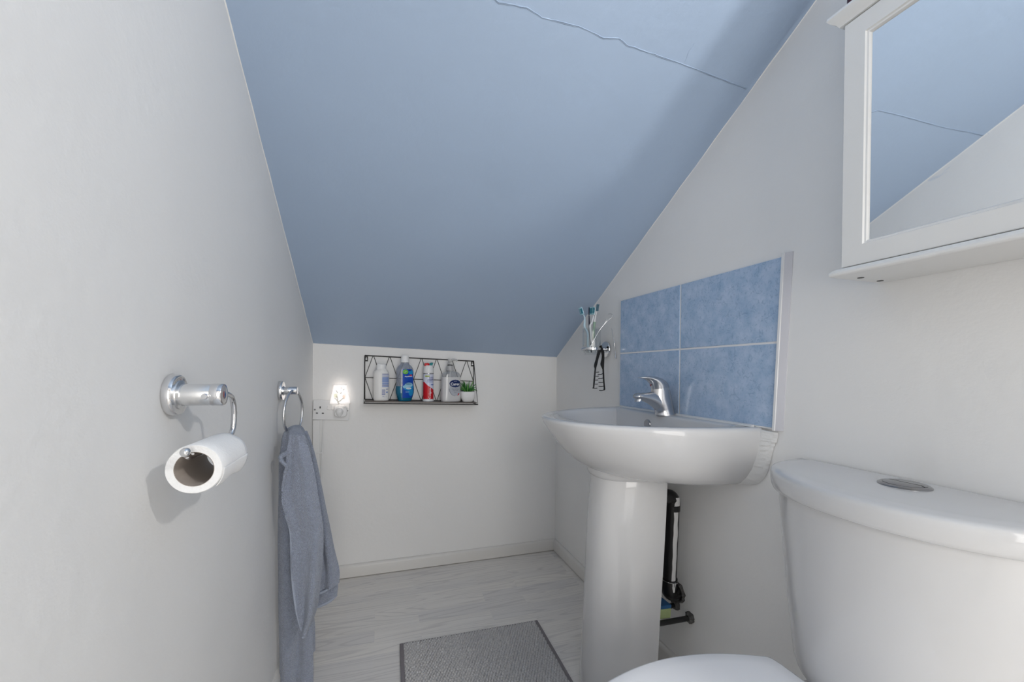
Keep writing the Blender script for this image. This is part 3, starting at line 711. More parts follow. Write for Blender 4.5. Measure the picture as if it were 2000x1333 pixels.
# ------------------------------------------------------------------ wire shelf on the back wall
ws = thing('wire_shelf', 'black wire wall shelf with a dark wooden board on the back wall', 'shelf', (.46, D, .78))
TLp, TRp, BLp, BRp = (.212, .986), (.707, .9685), (.212, .790), (.707, .774)
yw = D-.0032
def fp(s, t): # s along, t up
    a = Vector((TLp[0]+(TRp[0]-TLp[0])*s, 0, TLp[1]+(TRp[1]-TLp[1])*s)); b = Vector((BLp[0]+(BRp[0]-BLp[0])*s, 0, BLp[1]+(BRp[1]-BLp[1])*s))
    p = b.lerp(a, t); p.y = yw; return p
DEP = .090
f = MB()
f.tube([fp(0, 0), fp(0, 1), fp(1, 1), fp(1, 0)], .0027, 8); f.tube([fp(0, 0), fp(1, 0)], .0022, 8)
FL, FR = fp(0, 0)+Vector((0, -DEP+.003, -.011)), fp(1, 0)+Vector((0.002, -DEP+.003, -.009))
f.tube([fp(0, 1), FL, FR, fp(1, 1)], .0024, 8)
f.tube([FL, fp(0, 0)+Vector((0, 0, -.011))], .0024, 8); f.tube([FR, fp(1, 0)+Vector((0, 0, -.009))], .0024, 8)
f.build('wire_frame', BLACK, ws, smooth=60)
dg = MB(); dg.tube([fp(0, .5), fp(1, .5)], .0015, 6)
for i in range(7):
    s0, s1, sm_ = i/7, (i+1)/7, (i+.5)/7; e_ = .003
    for sg_, ss in ((-1, s0), (1, s1)):
        dg.tube([fp(sm_+sg_*e_, 1), fp(ss-sg_*e_*.3, .5)], .0014, 6); dg.tube([fp(sm_+sg_*e_, 0), fp(ss-sg_*e_*.3, .5)], .0014, 6)
dg.build('diamond_wires', BLACK, ws, smooth=60)
for s_ in (.012, .988):
    p = fp(s_, .94); m = MB(); m.box(p.x-.007, p.x+.007, D-.0042, D-.0022, p.z-.014, p.z+.010); br = m.build('hanging_tab', BLACK, ws, smooth=0)
    k_ = MB().lathe([(.0036, -.0044), (.0036, -.0040), (.0005, -.0040)], (p.x, D, p.z-.004), 'y', 14); k_.lathe([(.0018, -.0044), (.0018, -.0040), (.0004, -.0040)], (p.x, D, p.z+.003), 'y', 10); k_.build('keyhole', WALL, br, smooth=0)
bz = lambda x: .7862-.0268*(x-.2825)-.0
bd = MB()
xs0, xs1 = .2145, .7065
bd.add([(x, y, bz(x)-(0 if t else .0040)) for x in (xs0, xs1) for y in (D-DEP+.0055, D-.006) for t in (0, 1)], [(0, 1, 3, 2), (4, 6, 7, 5), (0, 4, 5, 1), (2, 3, 7, 6), (0, 2, 6, 4), (1, 5, 7, 3)])
def wood():
    m = mat('shelf_wood', lin(116, 108, 103), .6)
    nt = m.node_tree; b = nt.nodes['Principled BSDF']; tc = [n for n in nt.nodes if n.type == 'TEX_COORD'][0]
    mp = nt.nodes.new('ShaderNodeMapping'); mp.inputs['Scale'].default_value = (8, 120, 60); nt.links.new(tc.outputs['Object'], mp.inputs['Vector'])
    n = nt.nodes.new('ShaderNodeTexNoise'); n.inputs['Scale'].default_value = 1; n.inputs['Detail'].default_value = 5; nt.links.new(mp.outputs[0], n.inputs['Vector'])
    r_ = nt.nodes.new('ShaderNodeValToRGB'); e = r_.color_ramp.elements; e[0].position = .3; e[0].color = lin(78, 70, 66); e[1].position = .7; e[1].color = lin(134, 126, 120)
    nt.links.new(n.outputs['Fac'], r_.inputs['Fac']); nt.links.new(r_.outputs['Color'], b.inputs['Base Color']); return m
bd.build('board', wood(), ws, smooth=0)

# ------------------------------------------------------------------ bottles on the shelf
YB = D-.0475
class Vessel:
    """upright vessel: table of (z, half width, half depth, superellipse exponent) above its base"""
    def __init__(s, x, tab, yaw=0, y=YB):
        s.tab, s.x, s.y, s.z, s.yaw = tab, x, y, bz(x)+.0009, yaw
    def pt(s, ang, z, off=0):
        a, b, e = lerp(s.tab, z); a += off; b += off
        sx, cy = sin(ang), -cos(ang)
        p = Vector((a*math.copysign(abs(sx)**(2/e), sx), b*math.copysign(abs(cy)**(2/e), cy), 0))
        c, n = cos(s.yaw), sin(s.yaw)
        return Vector((s.x+p.x*c-p.y*n, s.y+p.x*n+p.y*c, s.z+z))
    def body(s, z0, z1, n=48, cap0=True, cap1=True, extra=14):
        zs = sorted(set([z0, z1]+[t[0] for t in s.tab if z0 < t[0] < z1]+[z0+(z1-z0)*i/extra for i in range(extra+1)]))
        return MB().loft([[s.pt(2*pi*i/n, z) for i in range(n)] for z in zs], cap0, cap1)
    def arc(s, u, z, off):       # arc length u from the front centre line -> point on the surface
        a, b, e = lerp(s.tab, z); ang = 0; acc = 0; st = .04*(1 if u > 0 else -1)
        p = s.pt(0, z, off)
        while True:
            q = s.pt(ang+st, z, off); d_ = (q-p).length
            if acc+d_ >= abs(u) or abs(ang) > 2.6:
                t = (abs(u)-acc)/max(d_, 1e-9); return p.lerp(q, min(t, 1))
            acc += d_; ang += st; p = q
    def patch(s, m, mi, shape, off=.0003, nu=16, nv=20):
        """shape(v)->(z, u0, u1)"""
        m.m = mi
        def P(i, j):
            z, u0, u1 = shape(j); return s.arc(u0+(u1-u0)*i, z, off)
        m.grid(P, nu, nv)
    def text(s, m, mi, body, u, z, h, w=None, rot=0, off=.0006, bold=.0):
        m.m = mi; vs, fs = text2d(body, h, w, bold)
        c, n = cos(rot), sin(rot)
        m.add([s.arc(u+x*c-y*n, z+x*n+y*c, off) for x, y in vs], fs)
def ellp(zc_, uc, rz, ru): return lambda v: (zc_+rz*(2*v-1), uc-ru*sqrt(max(0, 1-(2*v-1)**2)), uc+ru*sqrt(max(0, 1-(2*v-1)**2)))
def rect(z0, z1, u0, u1): return lambda v: (z0+(z1-z0)*v, u0, u1)

LBLUE = mat('label_blue', lin(140, 160, 205), .5); LDARK = mat('label_darkblue', lin(84, 100, 165), .5)
# talc
ta = thing('talc_bottle', 'plain white talcum powder bottle standing leftmost on the wire shelf', 'bottle', (.2825, YB, bz(.2825)))
V = Vessel(.2825, [(0, .030, .021, 2.6), (.004, .0325, .023, 2.6), (.04, .033, .0235, 2.6), (.11, .0335, .0238, 2.6), (.122, .032, .023, 2.5), (.131, .0275, .021, 2.3), (.137, .0215, .0185, 2.1), (.139, .0205, .018, 2)], .18)
V.body(0, .139).build('bottle_body', CREAMW, ta, smooth=50)
V2 = Vessel(.2825, [(.137, .0205, .018, 2), (.158, .0198, .0174, 2), (.1605, .018, .016, 2), (.161, .01, .01, 2)], .18)
V2.body(.138, .161).build('cap', mat('cap_white', (.84, .84, .84, 1), .3), ta, smooth=50)
m = MB()
for i, (z0, z1, ma) in enumerate(((.118, .1155, 1), (.1135, .1120, 0), (.1105, .1090, 0), (.1065, .1050, 1), (.1035, .0800, 0), (.0785, .0700, 0), (.0685, .0660, 1), (.0645, .0600, 0))):
    V.patch(m, ma, rect(z0, z1, -.001, .030), nu=8, nv=2)
for k in range(9): V.patch(m, 1, rect(.0495-.0024*k, .0483-.0024*k, -.002, .0125), nu=4, nv=1)
V.patch(m, 1, rect(.0255, .0275, -.002, .0125), nu=4, nv=1)
for z in (.051, .0485): V.patch(m, 1, rect(z, z+.0014, .016, .026), nu=4, nv=1)
V.patch(m, 0, rect(.034, .040, .016, .025), nu=4, nv=2)
V.text(m, 1, '500 g   ℮', .009, .0185, .0035)
m.build('label', [LBLUE, LDARK], ta, smooth=0, fix=False)

# mouthwash
X = .383
mw = thing('mouthwash_bottle', 'blue mouthwash bottle with a white cap, second from left on the shelf', 'bottle', (X, YB, bz(X)))
tabm = [(0, .028, .0185, 2.5), (.003, .030, .020, 2.6), (.018, .0345, .0225, 2.7), (.035, .0395, .0245, 2.8), (.05, .0405, .025, 2.8), (.075, .0385, .024, 2.7), (.105, .0375, .0235, 2.6), (.13, .0385, .024, 2.6), (.143, .0365, .0235, 2.5), (.155, .030, .0215, 2.3), (.164, .0205, .018, 2.1), (.168, .0175, .0168, 2), (.176, .0175, .0168, 2)]
V = Vessel(X, tabm, .30)
GLASSB = clear('clear_bottle', (.66, .70, .78, 1), .06, .06, .25)
LIQ = mat('blue_liquid', lin(8, 100, 132), .06, coat=.5)
V.body(.0, .066).build('liquid', LIQ, mw, smooth=50)
V.body(.066, .176, cap0=False).build('bottle_body', GLASSB, mw, smooth=50)
Vc = Vessel(X, [(.172, .0185, .018, 2), (.200, .0165, .0162, 2), (.2035, .0150, .0147, 2), (.204, .01, .01, 2)], .3)
Vc.body(.172, .204).build('cap', mat('cap_bright', (.88, .88, .88, 1), .3, bump=.5, bscale=200), mw, smooth=40)
m = MB()
MWM = [mat('mw_blue', lin(10, 72, 176), .3), mat('mw_cyan', lin(20, 140, 200), .3), mat('mw_green', lin(110, 184, 66), .3), mat('print_white', (.85, .86, .88, 1), .4), mat('print_red', lin(196, 30, 46), .4), mat('mw_navy', lin(14, 40, 110), .3), mat('mw_pale', lin(150, 205, 228), .3)]
def lab(v):
    z = .014+.128*v; hw = .0245+.006*sin(pi*v)**.5
    if v > .92: hw *= .8+.2*(1-v)/.08
    if v < .08: hw *= .75+.25*v/.08
    return z, -.019-0*hw, hw+.004
V.patch(m, 0, lab, .0003, 24, 40)
V.patch(m, 1, ellp(.062, .008, .016, .024), .0004); V.patch(m, 1, ellp(.040, .020, .018, .012), .0004); V.patch(m, 1, ellp(.128, .020, .010, .011), .0004)
V.patch(m, 6, ellp(.072, .010, .010, .019), .00045); V.patch(m, 6, ellp(.064, -.006, .007, .012), .00045)
V.patch(m, 2, ellp(.130, -.006, .0105, .0125), .0005); V.text(m, 3, 'NEW', -.006, .130, .0035, .011, .5, .0007)
V.text(m, 3, 'Aquafresh', .008, .1105, .0058, .034, .03, .0007, .01)
V.patch(m, 4, lambda v: (.1125+.006*v, .008+.01*v, .028-.006*v), .0006, 8, 4)
V.patch(m, 3, lambda v: (.1075+.0018*v, -.010, .028), .0006, 8, 2)
V.text(m, 5, 'EXTRA', .009, .0845, .0048, .018, 0, .0007, .01); V.text(m, 5, 'FRESH', .009, .0755, .0068, .026, 0, .0007, .015)
V.text(m, 3, 'DAILY MOUTHWASH', .009, .0655, .0028, .027, 0, .0007)
V.patch(m, 3, ellp(.0565, .009, .0042, .0125), .0006); V.text(m, 5, '12 HOUR', .009, .0565, .0026, .014, 0, .0009)
for z in (.043, .0405, .038): V.patch(m, 6, rect(z, z+.0009, -.006, .012), .0006, 6, 1)
V.patch(m, 5, rect(.134, .139, .010, .019), .0006, 6, 2)
m.build('label', MWM, mw, smooth=0, fix=False)

# toothpaste pump
X = .487
tp_ = thing('toothpaste_pump', 'red and white upright toothpaste pump in the middle of the shelf', 'toothpaste', (X, YB, bz(X)))
V = Vessel(X, [(0, .0255, .0235, 2), (.008, .0250, .023, 2), (.0095, .0232, .0215, 2), (.128, .0232, .0215, 2), (.13, .024, .022, 2)], .12)
V.body(0, .0100).build('base_ring', mat('pale_base', (.80, .82, .84, 1), .3), tp_, smooth=40)
V.body(.0100, .1295).build('pump_body', mat('paste_white', lin(214, 218, 235), .3), tp_, smooth=50)
Vh = Vessel(X, [(.1275, .0240, .0222, 2), (.132, .0245, .0225, 2), (.150, .0225, .021, 2), (.158, .0205, .0195, 2), (.163, .0185, .0175, 2)], .12)
Vh.body(.1275, .163).build('pump_head', PLAST, tp_, smooth=50)
MB().lathe([(.0240, .1245), (.0248, .126), (.0248, .1275), (.024, .1285)], (X, YB, bz(X)), 'z', 32, False).build('silver_band', STEEL, tp_)
RED = mat('paste_red', lin(200, 14, 30), .3)
pz = bz(X)
MB().loft([[Vector((X+a, YB+b, pz+c)) for a, b, c in q] for q in ([(-.019, -.014, .160), (-.019, .012, .160), (-.018, .012, .174), (-.018, -.014, .174)], [(-.004, -.013, .161), (-.004, .012, .161), (-.004, .012, .176), (-.004, -.013, .176)], [(.006, -.008, .162), (.006, .008, .162), (.006, .008, .170), (.006, -.008, .170)])]).build('trigger', RED, tp_, smooth=0, bevel=.002)
MB().loft([[Vector((X+cx_+hx*cos(2*pi*i/16), YB-.002+hy*sin(2*pi*i/16), pz+z)) for i in range(16)] for z, cx_, hx, hy in ((.161, .006, .011, .011), (.168, .009, .010, .009), (.174, .013, .0085, .007), (.177, .016, .006, .006))]).build('nozzle', mat('teal_nozzle', lin(58, 140, 142), .3), tp_, smooth=50)
m = MB()
def redv(v):
    z = .0105+.078*v; u1 = .037
    if z > .050: u1 = .037-.062*((z-.050)/.0385)**.62
    return z, -.037, max(u1, -.0365)
V.patch(m, 0, redv, .0003, 24, 40)
V.text(m, 1, 'Colgate', .002, .037, .0088, .050, pi/2, .0007, .015)
V.patch(m, 2, lambda v: (.110+.007*v, -.020, .000), .0004, 6, 2); V.text(m, 3, 'NEW', -.009, .1135, .0038, .014, 0, .0006)
V.text(m, 3, 'COOL', .010, .107, .0075, .023, .08, .0006, .02); V.text(m, 3, 'STRIPE', .006, .0965, .0075, .030, .08, .0006, .02)
for z in (.089, .086): V.patch(m, 4, rect(z, z+.0011, -.010, .019), .0005, 6, 1)
V.patch(m, 4, ellp(.0755, .016, .0035, .010), .0005)
m.build('label', [RED, MWM[3], mat('lime_flash', lin(176, 192, 60), .4), mat('paste_navy', lin(62, 74, 146), .4), mat('paste_blue', lin(120, 140, 196), .4)], tp_, smooth=0, fix=False)

# hand wash
X = .590
hw_ = thing('hand_wash_bottle', 'clear pump bottle of milky hand wash between toothpaste and plant', 'bottle', (X, YB, bz(X)))
tabh = [(0, .044, .024, 2.8), (.004, .0465, .026, 2.8), (.02, .0475, .027, 2.8), (.06, .0455, .0265, 2.8), (.10, .0445, .026, 2.8), (.118, .0445, .0258, 2.7), (.126, .043, .025, 2.6), (.133, .037, .023, 2.4), (.138, .027, .020, 2.2), (.140, .0155, .0155, 2), (.146, .015, .015, 2)]
V = Vessel(X, tabh, .22)
V.body(0, .113).build('soap', mat('milky_soap', (.62, .62, .625, 1), .15, coat=.3), hw_, smooth=50)
V.body(.113, .146, cap0=False).build('bottle_body', clear('clear_plastic', (.84, .85, .86, 1), .08, .06, .15), hw_, smooth=50)
pz = bz(X)
MB().lathe([(.0155, .143), (.0170, .1445), (.0165, .164), (.015, .167), (.008, .1675)], (X-.004, YB, pz), 'z', 28).build('pump_collar', mat('pump_grey', (.45, .45, .46, 1), .3), hw_, smooth=40)
MB().lathe([(.0125, .1668), (.0125, .1715), (.011, .172)], (X-.004, YB, pz), 'z', 24).build('lock_ring', BPLAST, hw_, smooth=40)
ph_ = MB().lathe([(.0045, .170), (.0045, .182), (.010, .186), (.0115, .195), (.0105, .198), (.001, .1985)], (X-.004, YB, pz), 'z', 20)
ph_.tube(crv([(X-.004, YB, pz+.1935), (X+.010, YB-.006, pz+.1945), (X+.022, YB-.012, pz+.193), (X+.026, YB-.014, pz+.189)], 6), .0042, 10)
ph_.build('pump_spout', mat('pump_clear', (.72, .72, .72, 1), .15, trans=.3), hw_, smooth=50)
MB().tube([(X-.004, YB, pz+.02), (X-.004, YB, pz+.145)], .003, 8).build('dip_tube', PLAST, hw_)
m = MB()
V.patch(m, 0, ellp(.062, .012, .036, .030), .0003, 20, 24)
V.patch(m, 4, lambda v: (.026+.034*v, .012-.031*sqrt(max(0, 1-((.062-(.026+.034*v))/.0365)**2)), .012-.029*sqrt(max(0, 1-((.062-(.0262+.0338*v))/.0355)**2))), .0005, 3, 20)
V.patch(m, 3, lambda v: (.0255+.012*v, .012+.031*sqrt(max(0, 1-((.062-(.0255+.012*v))/.0370)**2))-.010*v, .012+.031*sqrt(max(0, 1-((.062-(.0255+.012*v))/.0370)**2))), .0005, 4, 10)
V.patch(m, 1, ellp(.0835, .012, .0175, .029), .0005, 20, 24)
V.text(m, 2, 'Carex', .012, .0815, .0125, .046, 0, .0009, .02); V.text(m, 2, 'cussons', .012, .0945, .003, .013, 0, .0009)
V.text(m, 4, 'Sensitive', .012, .0585, .0048, .034, 0, .0007); V.text(m, 4, 'HAND WASH', .012, .0505, .0032, .025, 0, .0007); V.text(m, 4, '250 ml', .012, .0425, .0026, .012, 0, .0007)
m.build('label', [mat('carex_grey', lin(176, 180, 188), .4), mat('carex_navy', lin(16, 38, 92), .35), MWM[3], MWM[4], mat('carex_dark', lin(70, 76, 92), .4)], hw_, smooth=0, fix=False)

# succulent
X = .669
pl = thing('potted_succulent', 'small green spiky succulent in a white pot at the shelf end', 'plant', (X, YB, bz(X)))
pz = bz(X)+.0003
rings = []
for z, k in ((0, .0215), (.002, .0235), (.02, .031), (.036, .0328), (.0475, .0342), (.0485, .0333), (.0475, .0320), (.040, .0305)):
    rings.append([Vector((X+k*math.copysign(abs(cos(a))**.62, cos(a))*1.05, YB+k*.98*math.copysign(abs(sin(a))**.62, sin(a)), pz+z)) for a in [2*pi*i/44 for i in range(44)]])
MB().loft(rings).build('pot', mat('pot_white', (.80, .80, .80, 1), .3), pl, smooth=45)
MB().lathe([(.029, .0405), (.025, .044), (.001, .0455)], (X, YB, pz), 'z', 20).build('soil', mat('soil', (.05, .06, .03, 1), .9, bump=1, bscale=300), pl)
LEAF = [mat('leaf_green', lin(52, 120, 48), .45, var=.4, vscale=60), mat('leaf_pale', lin(104, 158, 84), .45)]
for k in range(26):
    a = k*2.399; el = .35+1.1*(k/26); ln = .036+.018*random.random()+.01*(k/26)
    d_ = Vector((cos(a)*cos(el), sin(a)*cos(el)*.62, sin(el)))
    s0 = Vector((X+.010*cos(a), YB+.008*sin(a), pz+.044))
    P_ = [s0+d_*ln*t+Vector((0, 0, .006*t*(1-t)*4-(.010*t*t if el < .9 else 0))) for t in (0, .25, .5, .75, .92, 1)]
    MB().tube(P_, [.0022, .0030, .0026, .0017, .0008, .0002], 6).build('leaf', LEAF[k % 3 == 0], pl, smooth=70)

# ------------------------------------------------------------------ toothbrush tumbler holder on the right wall
tc2 = Vector((1.074, 1.450, 0))
hd = thing('tumbler_holder', 'chrome ring tumbler holder on the right wall left of the tiles', 'holder', (W, 1.452, 1.012))
c = (W, 1.452, 1.012)
MB().lathe([(.032, -.0003), (.0325, -.002), (.0325, -.0075), (.031, -.010), (.027, -.0105), (.001, -.0108)], c, 'x', 44).build('wall_plate', CHROME, hd)
MB().lathe([(.0105, -.0100), (.0105, -.012), (.008, -.013), (.008, -.031)], c, 'x', 24).build('post', CHROME, hd)
rg = MB(); R = []
for i in range(65):
    a = 2*pi*i/64; R.append(a)
rg.loft([[tc2+Vector((q*cos(a), q*sin(a), z)) for a in R[:-1]] for q, z in ((.0358, 1.008), (.0385, 1.0075), (.0392, 1.012), (.0385, 1.0165), (.0358, 1.016), (.0358, 1.008))], False, False)
rg.build('ring', CHROME, hd, smooth=40)
gm = thing('glass_tumbler', 'clear glass tumbler sitting in the chrome wall ring', 'tumbler', tc2+Vector((0, 0, .990)))
GL = clear('glass', (.93, .94, .94, 1), .04, .02)
MB().lathe([(.0005, .990), (.0290, .990), (.0305, .992), (.0350, 1.02), (.0356, 1.092), (.0352, 1.0935), (.0342, 1.092), (.0334, 1.02), (.0285, .9975), (.0005, .9965)], tc2, 'z', 48).build('glass_body', GL, gm, smooth=40)

def brush(label, path, r_, matl, head, bdir, bmat, bmat2, gripm=None, grip=None):
    t = thing('toothbrush', label, 'toothbrush', path[0], 'toothbrushes in the glass tumbler')
    P_ = crv(path, 8)
    n = len(P_); rad = [r_*(1.0 if i < n*.55 else 1.0-.45*((i/n-.55)/.45)) for i in range(n)]
    MB().tube(P_, rad, 10).build('handle', matl, t, smooth=60)
    h0, h1 = Vector(head[0]), Vector(head[1]); ax = (h1-h0); ln = ax.length; ax.normalize(); bd_ = Vector(bdir).normalized(); sd = ax.cross(bd_).normalized()
    bd_ = sd.cross(ax).normalized()
    hm_ = MB(); rings = []
    for q, k in ((-.05, .25), (.03, .75), (.2, 1), (.75, 1), (.93, .75), (1.02, .2)):
        cc = h0+ax*ln*q; rings.append([cc+sd*.0062*k*cos(2*pi*i/16)+bd_*.0028*k*sin(2*pi*i/16) for i in range(16)])
    hm_.loft(rings); hm_.build('head', matl, t, smooth=60)
    b1 = MB()
    for i in range(7):
        for j in (-1, 0, 1):
            p = h0+ax*ln*(.12+.78*i/6)+sd*.0036*j; L_ = .0105+(.0015 if i in (0, 6) else 0)
            b1.m = 1 if (i in (0, 6) or j == 0) else 0
            b1.tube([p+bd_*.001, p+bd_*L_], .0017, 6)
    b1.build('bristles', [bmat, bmat2], t, smooth=40)
    if gripm:
        MB().tube(crv(grip, 6), [.0052]*(len(crv(grip, 6))), 10).build('grip', gripm, t, smooth=60)
    return t
BW = mat('brush_white', (.80, .81, .82, 1), .3); BB = mat('brush_bluewhite', lin(190, 215, 228), .3); BN = mat('brush_navy', lin(28, 34, 60), .3)
TEAL = mat('bristle_teal', lin(44, 130, 150), .6); LTEAL = mat('bristle_pale', lin(165, 205, 215), .6); GB = mat('bristle_greyblue', lin(84, 122, 140), .6)
GREEN = mat('grip_green', lin(150, 176, 156), .4)
brush('pale blue and white toothbrush leaning furthest left out of the tumbler', [(1.0625, 1.447, .998), (1.0565, 1.449, 1.035), (1.0590, 1.455, 1.072), (1.0470, 1.458, 1.100), (1.0475, 1.459, 1.118), (1.0475, 1.46, 1.136), (1.043, 1.46, 1.146)], .0042, BB, ((1.042, 1.46, 1.147), (1.0320, 1.46, 1.177)), (-1, -.25, -.2), TEAL, LTEAL)
brush('dark navy toothbrush with teal bristles standing at the back of the tumbler', [(1.0830, 1.462, .998), (1.0785, 1.465, 1.045), (1.0755, 1.468, 1.083), (1.0725, 1.468, 1.122), (1.072, 1.469, 1.146)], .0038, BN, ((1.072, 1.469, 1.148), (1.0725, 1.47, 1.181)), (1, -.35, 0), TEAL, LTEAL)
brush('white toothbrush with teal bristles facing the navy one in the tumbler', [(1.0760, 1.440, .998), (1.0700, 1.444, 1.045), (1.0680, 1.447, 1.076), (1.0670, 1.450, 1.104), (1.0760, 1.452, 1.118), (1.0830, 1.453, 1.143)], .0042, BW, ((1.0845, 1.4535, 1.146), (1.0890, 1.455, 1.180)), (-1, -.3, .1), TEAL, LTEAL)
brush('white and green toothbrush with an oval grey-blue bristle head, tallest in the tumbler', [(1.0830, 1.442, .998), (1.0850, 1.452, 1.04), (1.0870, 1.458, 1.080), (1.0925, 1.46, 1.129), (1.0995, 1.46, 1.160)], .0046, BW, ((1.1000, 1.46, 1.162), (1.1045, 1.46, 1.192)), (-.25, -1, .05), GB, GB,
      GREEN, [(1.0845, 1.4505, 1.050), (1.0865, 1.4565, 1.080), (1.0905, 1.459, 1.112), (1.0915, 1.4595, 1.121)])
dp = thing('dental_pick', 'slim steel dental pick with a hooked tip leaning out of the tumbler', 'pick', (1.0665, 1.435, 1.0))
MB().tube(crv([(1.054, 1.436, .9985), (1.0670, 1.435, 1.031), (1.0935, 1.421, 1.0852), (1.117, 1.4095, 1.1185)], 8), .0024, 10).build('shaft', STEEL, dp, smooth=60)
MB().tube(crv([(1.117, 1.4095, 1.1185), (1.128, 1.403, 1.1285), (1.1355, 1.400, 1.135), (1.1365, 1.400, 1.1435), (1.128, 1.400, 1.1475), (1.117, 1.400, 1.1455)], 8), .0010, 8).build('hook_tip', STEEL, dp, smooth=60)
MB().tube([(1.1025, 1.4165, 1.100), (1.1160, 1.4085, 1.1225), (1.1165, 1.4085, 1.1275)], .0012, 8).build('spur', STEEL, dp, smooth=60)

# black toothed hair clip hanging from the post
hc = thing('hair_clip', 'black plastic toothed hair clip hanging from the chrome tumbler holder post', 'hair clip', (1.10, 1.42, 1.02))
yk, tk = 1.4245, .0035
def flat(poly, name):
    m = MB().prism(poly, lambda u, v: Vector((u, yk, v)), lambda u, v: Vector((u, yk-tk, v))); return m
la = [(1.0935, 1.0225), (1.1000, 1.0215), (1.0995, 1.000), (1.0935, .985), (1.0880, .968), (1.0840, .950), (1.0790, .9345), (1.0775, .915), (1.0745, .88), (1.0715, .856), (1.0675, .856), (1.0695, .885), (1.0725, .918), (1.0740, .934), (1.0710, .944), (1.0720, .952), (1.0775, .968), (1.0820, .985), (1.0845, 1.003)]
ra = [(1.0930, 1.0225), (1.1075, 1.0165), (1.1150, 1.000), (1.1155, .976), (1.1145, .950), (1.1142, .932), (1.1165, .89), (1.1205, .8535), (1.1180, .849), (1.1140, .850), (1.1150, .857), (1.1115, .89), (1.1085, .932), (1.1000, .948), (1.0995, .955), (1.1040, .972), (1.1055, .986), (1.1010, 1.004)]
a1 = flat(la, 'l')
for x0, x1, z in ((1.0715, 1.0890, .9210), (1.0700, 1.0880, .9050), (1.0685, 1.0855, .8900), (1.0675, 1.0845, .8745), (1.0640, 1.0825, .8580)):
    a1.tube(crv([(x0, yk-tk/2, z+.0008), ((x0+x1)/2, yk-tk/2-.003, z-.0006), (x1, yk-tk/2-.007, z)], 4), .0015, 6)
a1.build('toothed_arm', BPLAST, hc, smooth=30)
a2 = flat(ra, 'r')
for x0, x1, z0, z1 in ((1.084, 1.110, .912, .9148), (1.086, 1.112, .8962, .898), (1.088, 1.1135, .8808, .8812), (1.0885, 1.115, .865, .866), (1.091, 1.116, .8492, .8504)):
    a2.tube(crv([(x0, yk-tk/2-.007, z0), ((x0+x1)/2, yk-tk/2-.004, z0-.0006), (x1, yk-tk/2, z1)], 4), .0015, 6)
a2.build('toothed_arm', BPLAST, hc, smooth=30)
MB().tube(crv([(1.096, 1.4245, 1.0195), (1.106, 1.432, 1.0235), (1.117, 1.446, 1.0228), (1.1185, 1.456, 1.0222), (1.1185, 1.4635, 1.013), (1.1185, 1.460, 1.003)], 6), .0032, 8).build('hinge_loop', BPLAST, hc, smooth=60)

# pin stuck on the wall
pk = thing('metal_pick', 'thin silver metal pick fixed flat to the wall beside the tiles', 'pick', (W, 1.4, 1.03))
MB().tube([(W-.0007, 1.418, 1.093), (W-.0009, 1.405, 1.060), (W-.0014, 1.395, 1.031)], [.0006, .0009, .0012], 8).build('needle', STEEL, pk)
MB().tube([(W-.0028, 1.3955, 1.033), (W-.0024, 1.395, 1.030), (W-.0024, 1.383, .977), (W-.0029, 1.382, .974)], [.0028, .0022, .0022, .0028], 10).build('shank', STEEL, pk)

# ------------------------------------------------------------------ bath mat
rg_ = thing('bath_mat', 'dark grey bobble-textured bath mat on the pale laminate floor', 'mat', (.58, 1.0, 0))
Mr = Matrix.Translation((.580, 1.0005, 0)) @ Matrix.Rotation(radians(-1.4), 4, 'Z')
RW, RL = .488, .806
sp_ = .0092
m = MB()
hx, hy = RW/2-.010, RL/2-.004
NU_, NV_ = 200, 330
def bob(u, v):
    x = -hx+2*hx*u; y = -hy+2*hy*v
    row = round(y/sp_); xo = (.5*sp_ if row % 2 else 0); cxn = round((x-xo)/sp_)
    jx = mnoise.noise((cxn*3.1, row*2.7, .5))*.0016; jy = mnoise.noise((cxn*2.3, row*4.1, 8.5))*.0016
    dx = x-xo-cxn*sp_-jx; dy = y-row*sp_-jy; d2 = (dx*dx+dy*dy)/(.0047**2)
    h = .0045+.0110*sqrt(max(0, 1-d2))*(.75+.5*abs(mnoise.noise((cxn*1.7, row*1.9, 3))))+.0008*mnoise.noise((x*700, y*700, 0))
    e_ = min(hx-abs(x), hy-abs(y)); 
    if e_ < .004: h *= .35+.65*e_/.004
    return Mr @ Vector((x, y, h))
m.grid(bob, NU_, NV_)
MATG = mat('bobble_grey', lin(186, 184, 183), .95, var=.42, vscale=330)
MATG.node_tree.nodes['Principled BSDF'].inputs['Sheen Weight'].default_value = .3
m.build('pile', MATG, rg_, smooth=180, fix=False)
bn = MB()
for x0, x1, y0, y1 in ((-RW/2, -RW/2+.013, -RL/2, RL/2), (RW/2-.013, RW/2, -RL/2, RL/2), (-RW/2+.013, RW/2-.013, -RL/2, -RL/2+.006), (-RW/2+.013, RW/2-.013, RL/2-.006, RL/2)):
    bn.box(x0, x1, y0, y1, .0004, .0075, Mr)
bn.build('binding', mat('binding_grey', lin(128, 123, 126), .9, bump=.5, bscale=400), rg_, bevel=.002)
MB().box(-RW/2+.008, RW/2-.008, -RL/2+.004, RL/2-.004, .0004, .005, Mr).build('backing', MATS['binding_grey'], rg_, smooth=0)

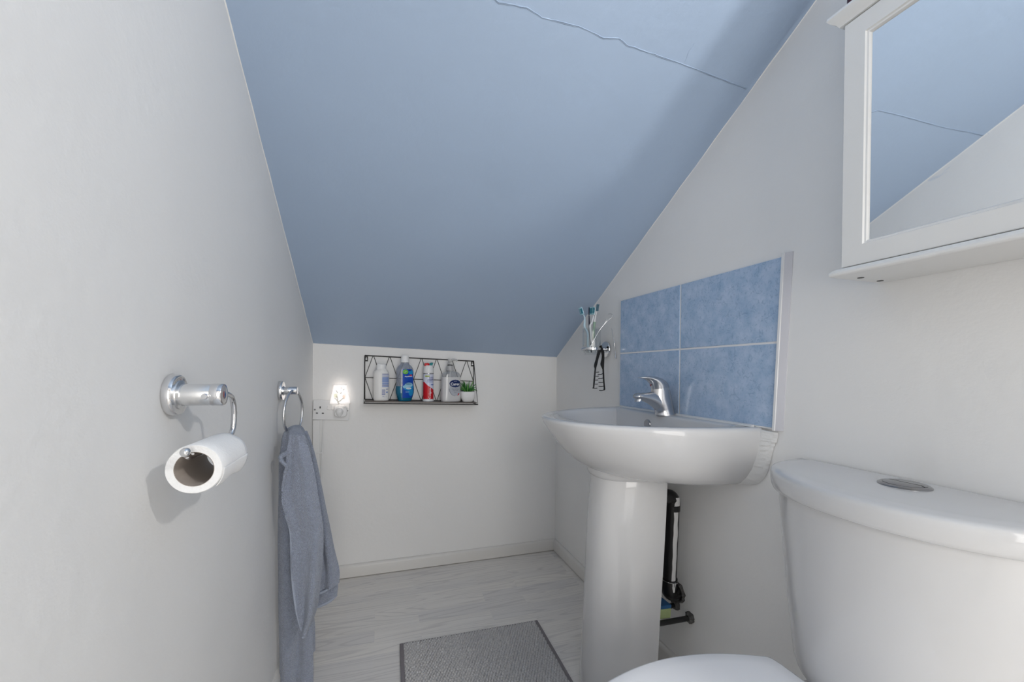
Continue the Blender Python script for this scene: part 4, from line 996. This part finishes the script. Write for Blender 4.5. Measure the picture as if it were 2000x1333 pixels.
# ------------------------------------------------------------------ lights
def area(name, loc, rot, sx, sy, power, col=(1, 1, 1)):
    l = bpy.data.lights.new(name, 'AREA'); l.shape = 'RECTANGLE'; l.size = sx; l.size_y = sy; l.energy = power; l.color = col
    o = bpy.data.objects.new(name, l); COL.objects.link(o); o.location = loc; o.rotation_euler = rot; return o
def point(name, loc, power, r_=.05, col=(1, 1, 1)):
    l = bpy.data.lights.new(name, 'POINT'); l.energy = power; l.shadow_soft_size = r_; l.color = col
    o = bpy.data.objects.new(name, l); COL.objects.link(o); o.location = loc; return o
area('doorway_daylight', (.42, -2.0, 1.1), (radians(90), 0, radians(-4)), 1.2, 2.0, 37, (1, .972, .935))
point('unseen_bulb', (1.12, -.25, 1.60), 20, .03, (1, .965, .92))  # unseen bulb inside the room, placed to suit the toilet roll and slope shadows
point('night_light_bulb', (.1118, D-.03, .835), .012, .012, (1, .86, .76))
w = bpy.data.worlds.new('world'); SC.world = w; w.use_nodes = True
w.node_tree.nodes['Background'].inputs[0].default_value = (1, .98, .95, 1); w.node_tree.nodes['Background'].inputs[1].default_value = .3

# ------------------------------------------------------------------ camera
cam = bpy.data.cameras.new('camera'); co = bpy.data.objects.new('camera', cam); COL.objects.link(co)
cam.sensor_width = 36; cam.lens = 800.03/2000*36; cam.clip_start = .01
cam.shift_y = (732.0-666.5)/2000; cam.shift_x = 0
yaw, pitch, roll = -.3097, -.0073, .0088
fwd = Vector((-sin(yaw)*cos(pitch), cos(yaw)*cos(pitch), sin(pitch))); rt = Vector((cos(yaw), sin(yaw), 0)); up = rt.cross(fwd)
r2 = rt*cos(roll)+up*sin(roll); u2 = up*cos(roll)-rt*sin(roll)
Mc = Matrix((r2, u2, -fwd)).transposed().to_4x4(); Mc.translation = Vector((.2804, 0, .92))
co.matrix_world = Mc
SC.camera = co
SC.view_settings.view_transform = 'Standard'; SC.view_settings.look = 'None'; SC.view_settings.gamma = 1; SC.view_settings.exposure = 0
SC.cycles.use_denoising = True; SC.cycles.max_bounces = 10; SC.cycles.diffuse_bounces = 6; SC.cycles.caustics_reflective = False; SC.cycles.caustics_refractive = False
SC.cycles.sample_clamp_indirect = 6
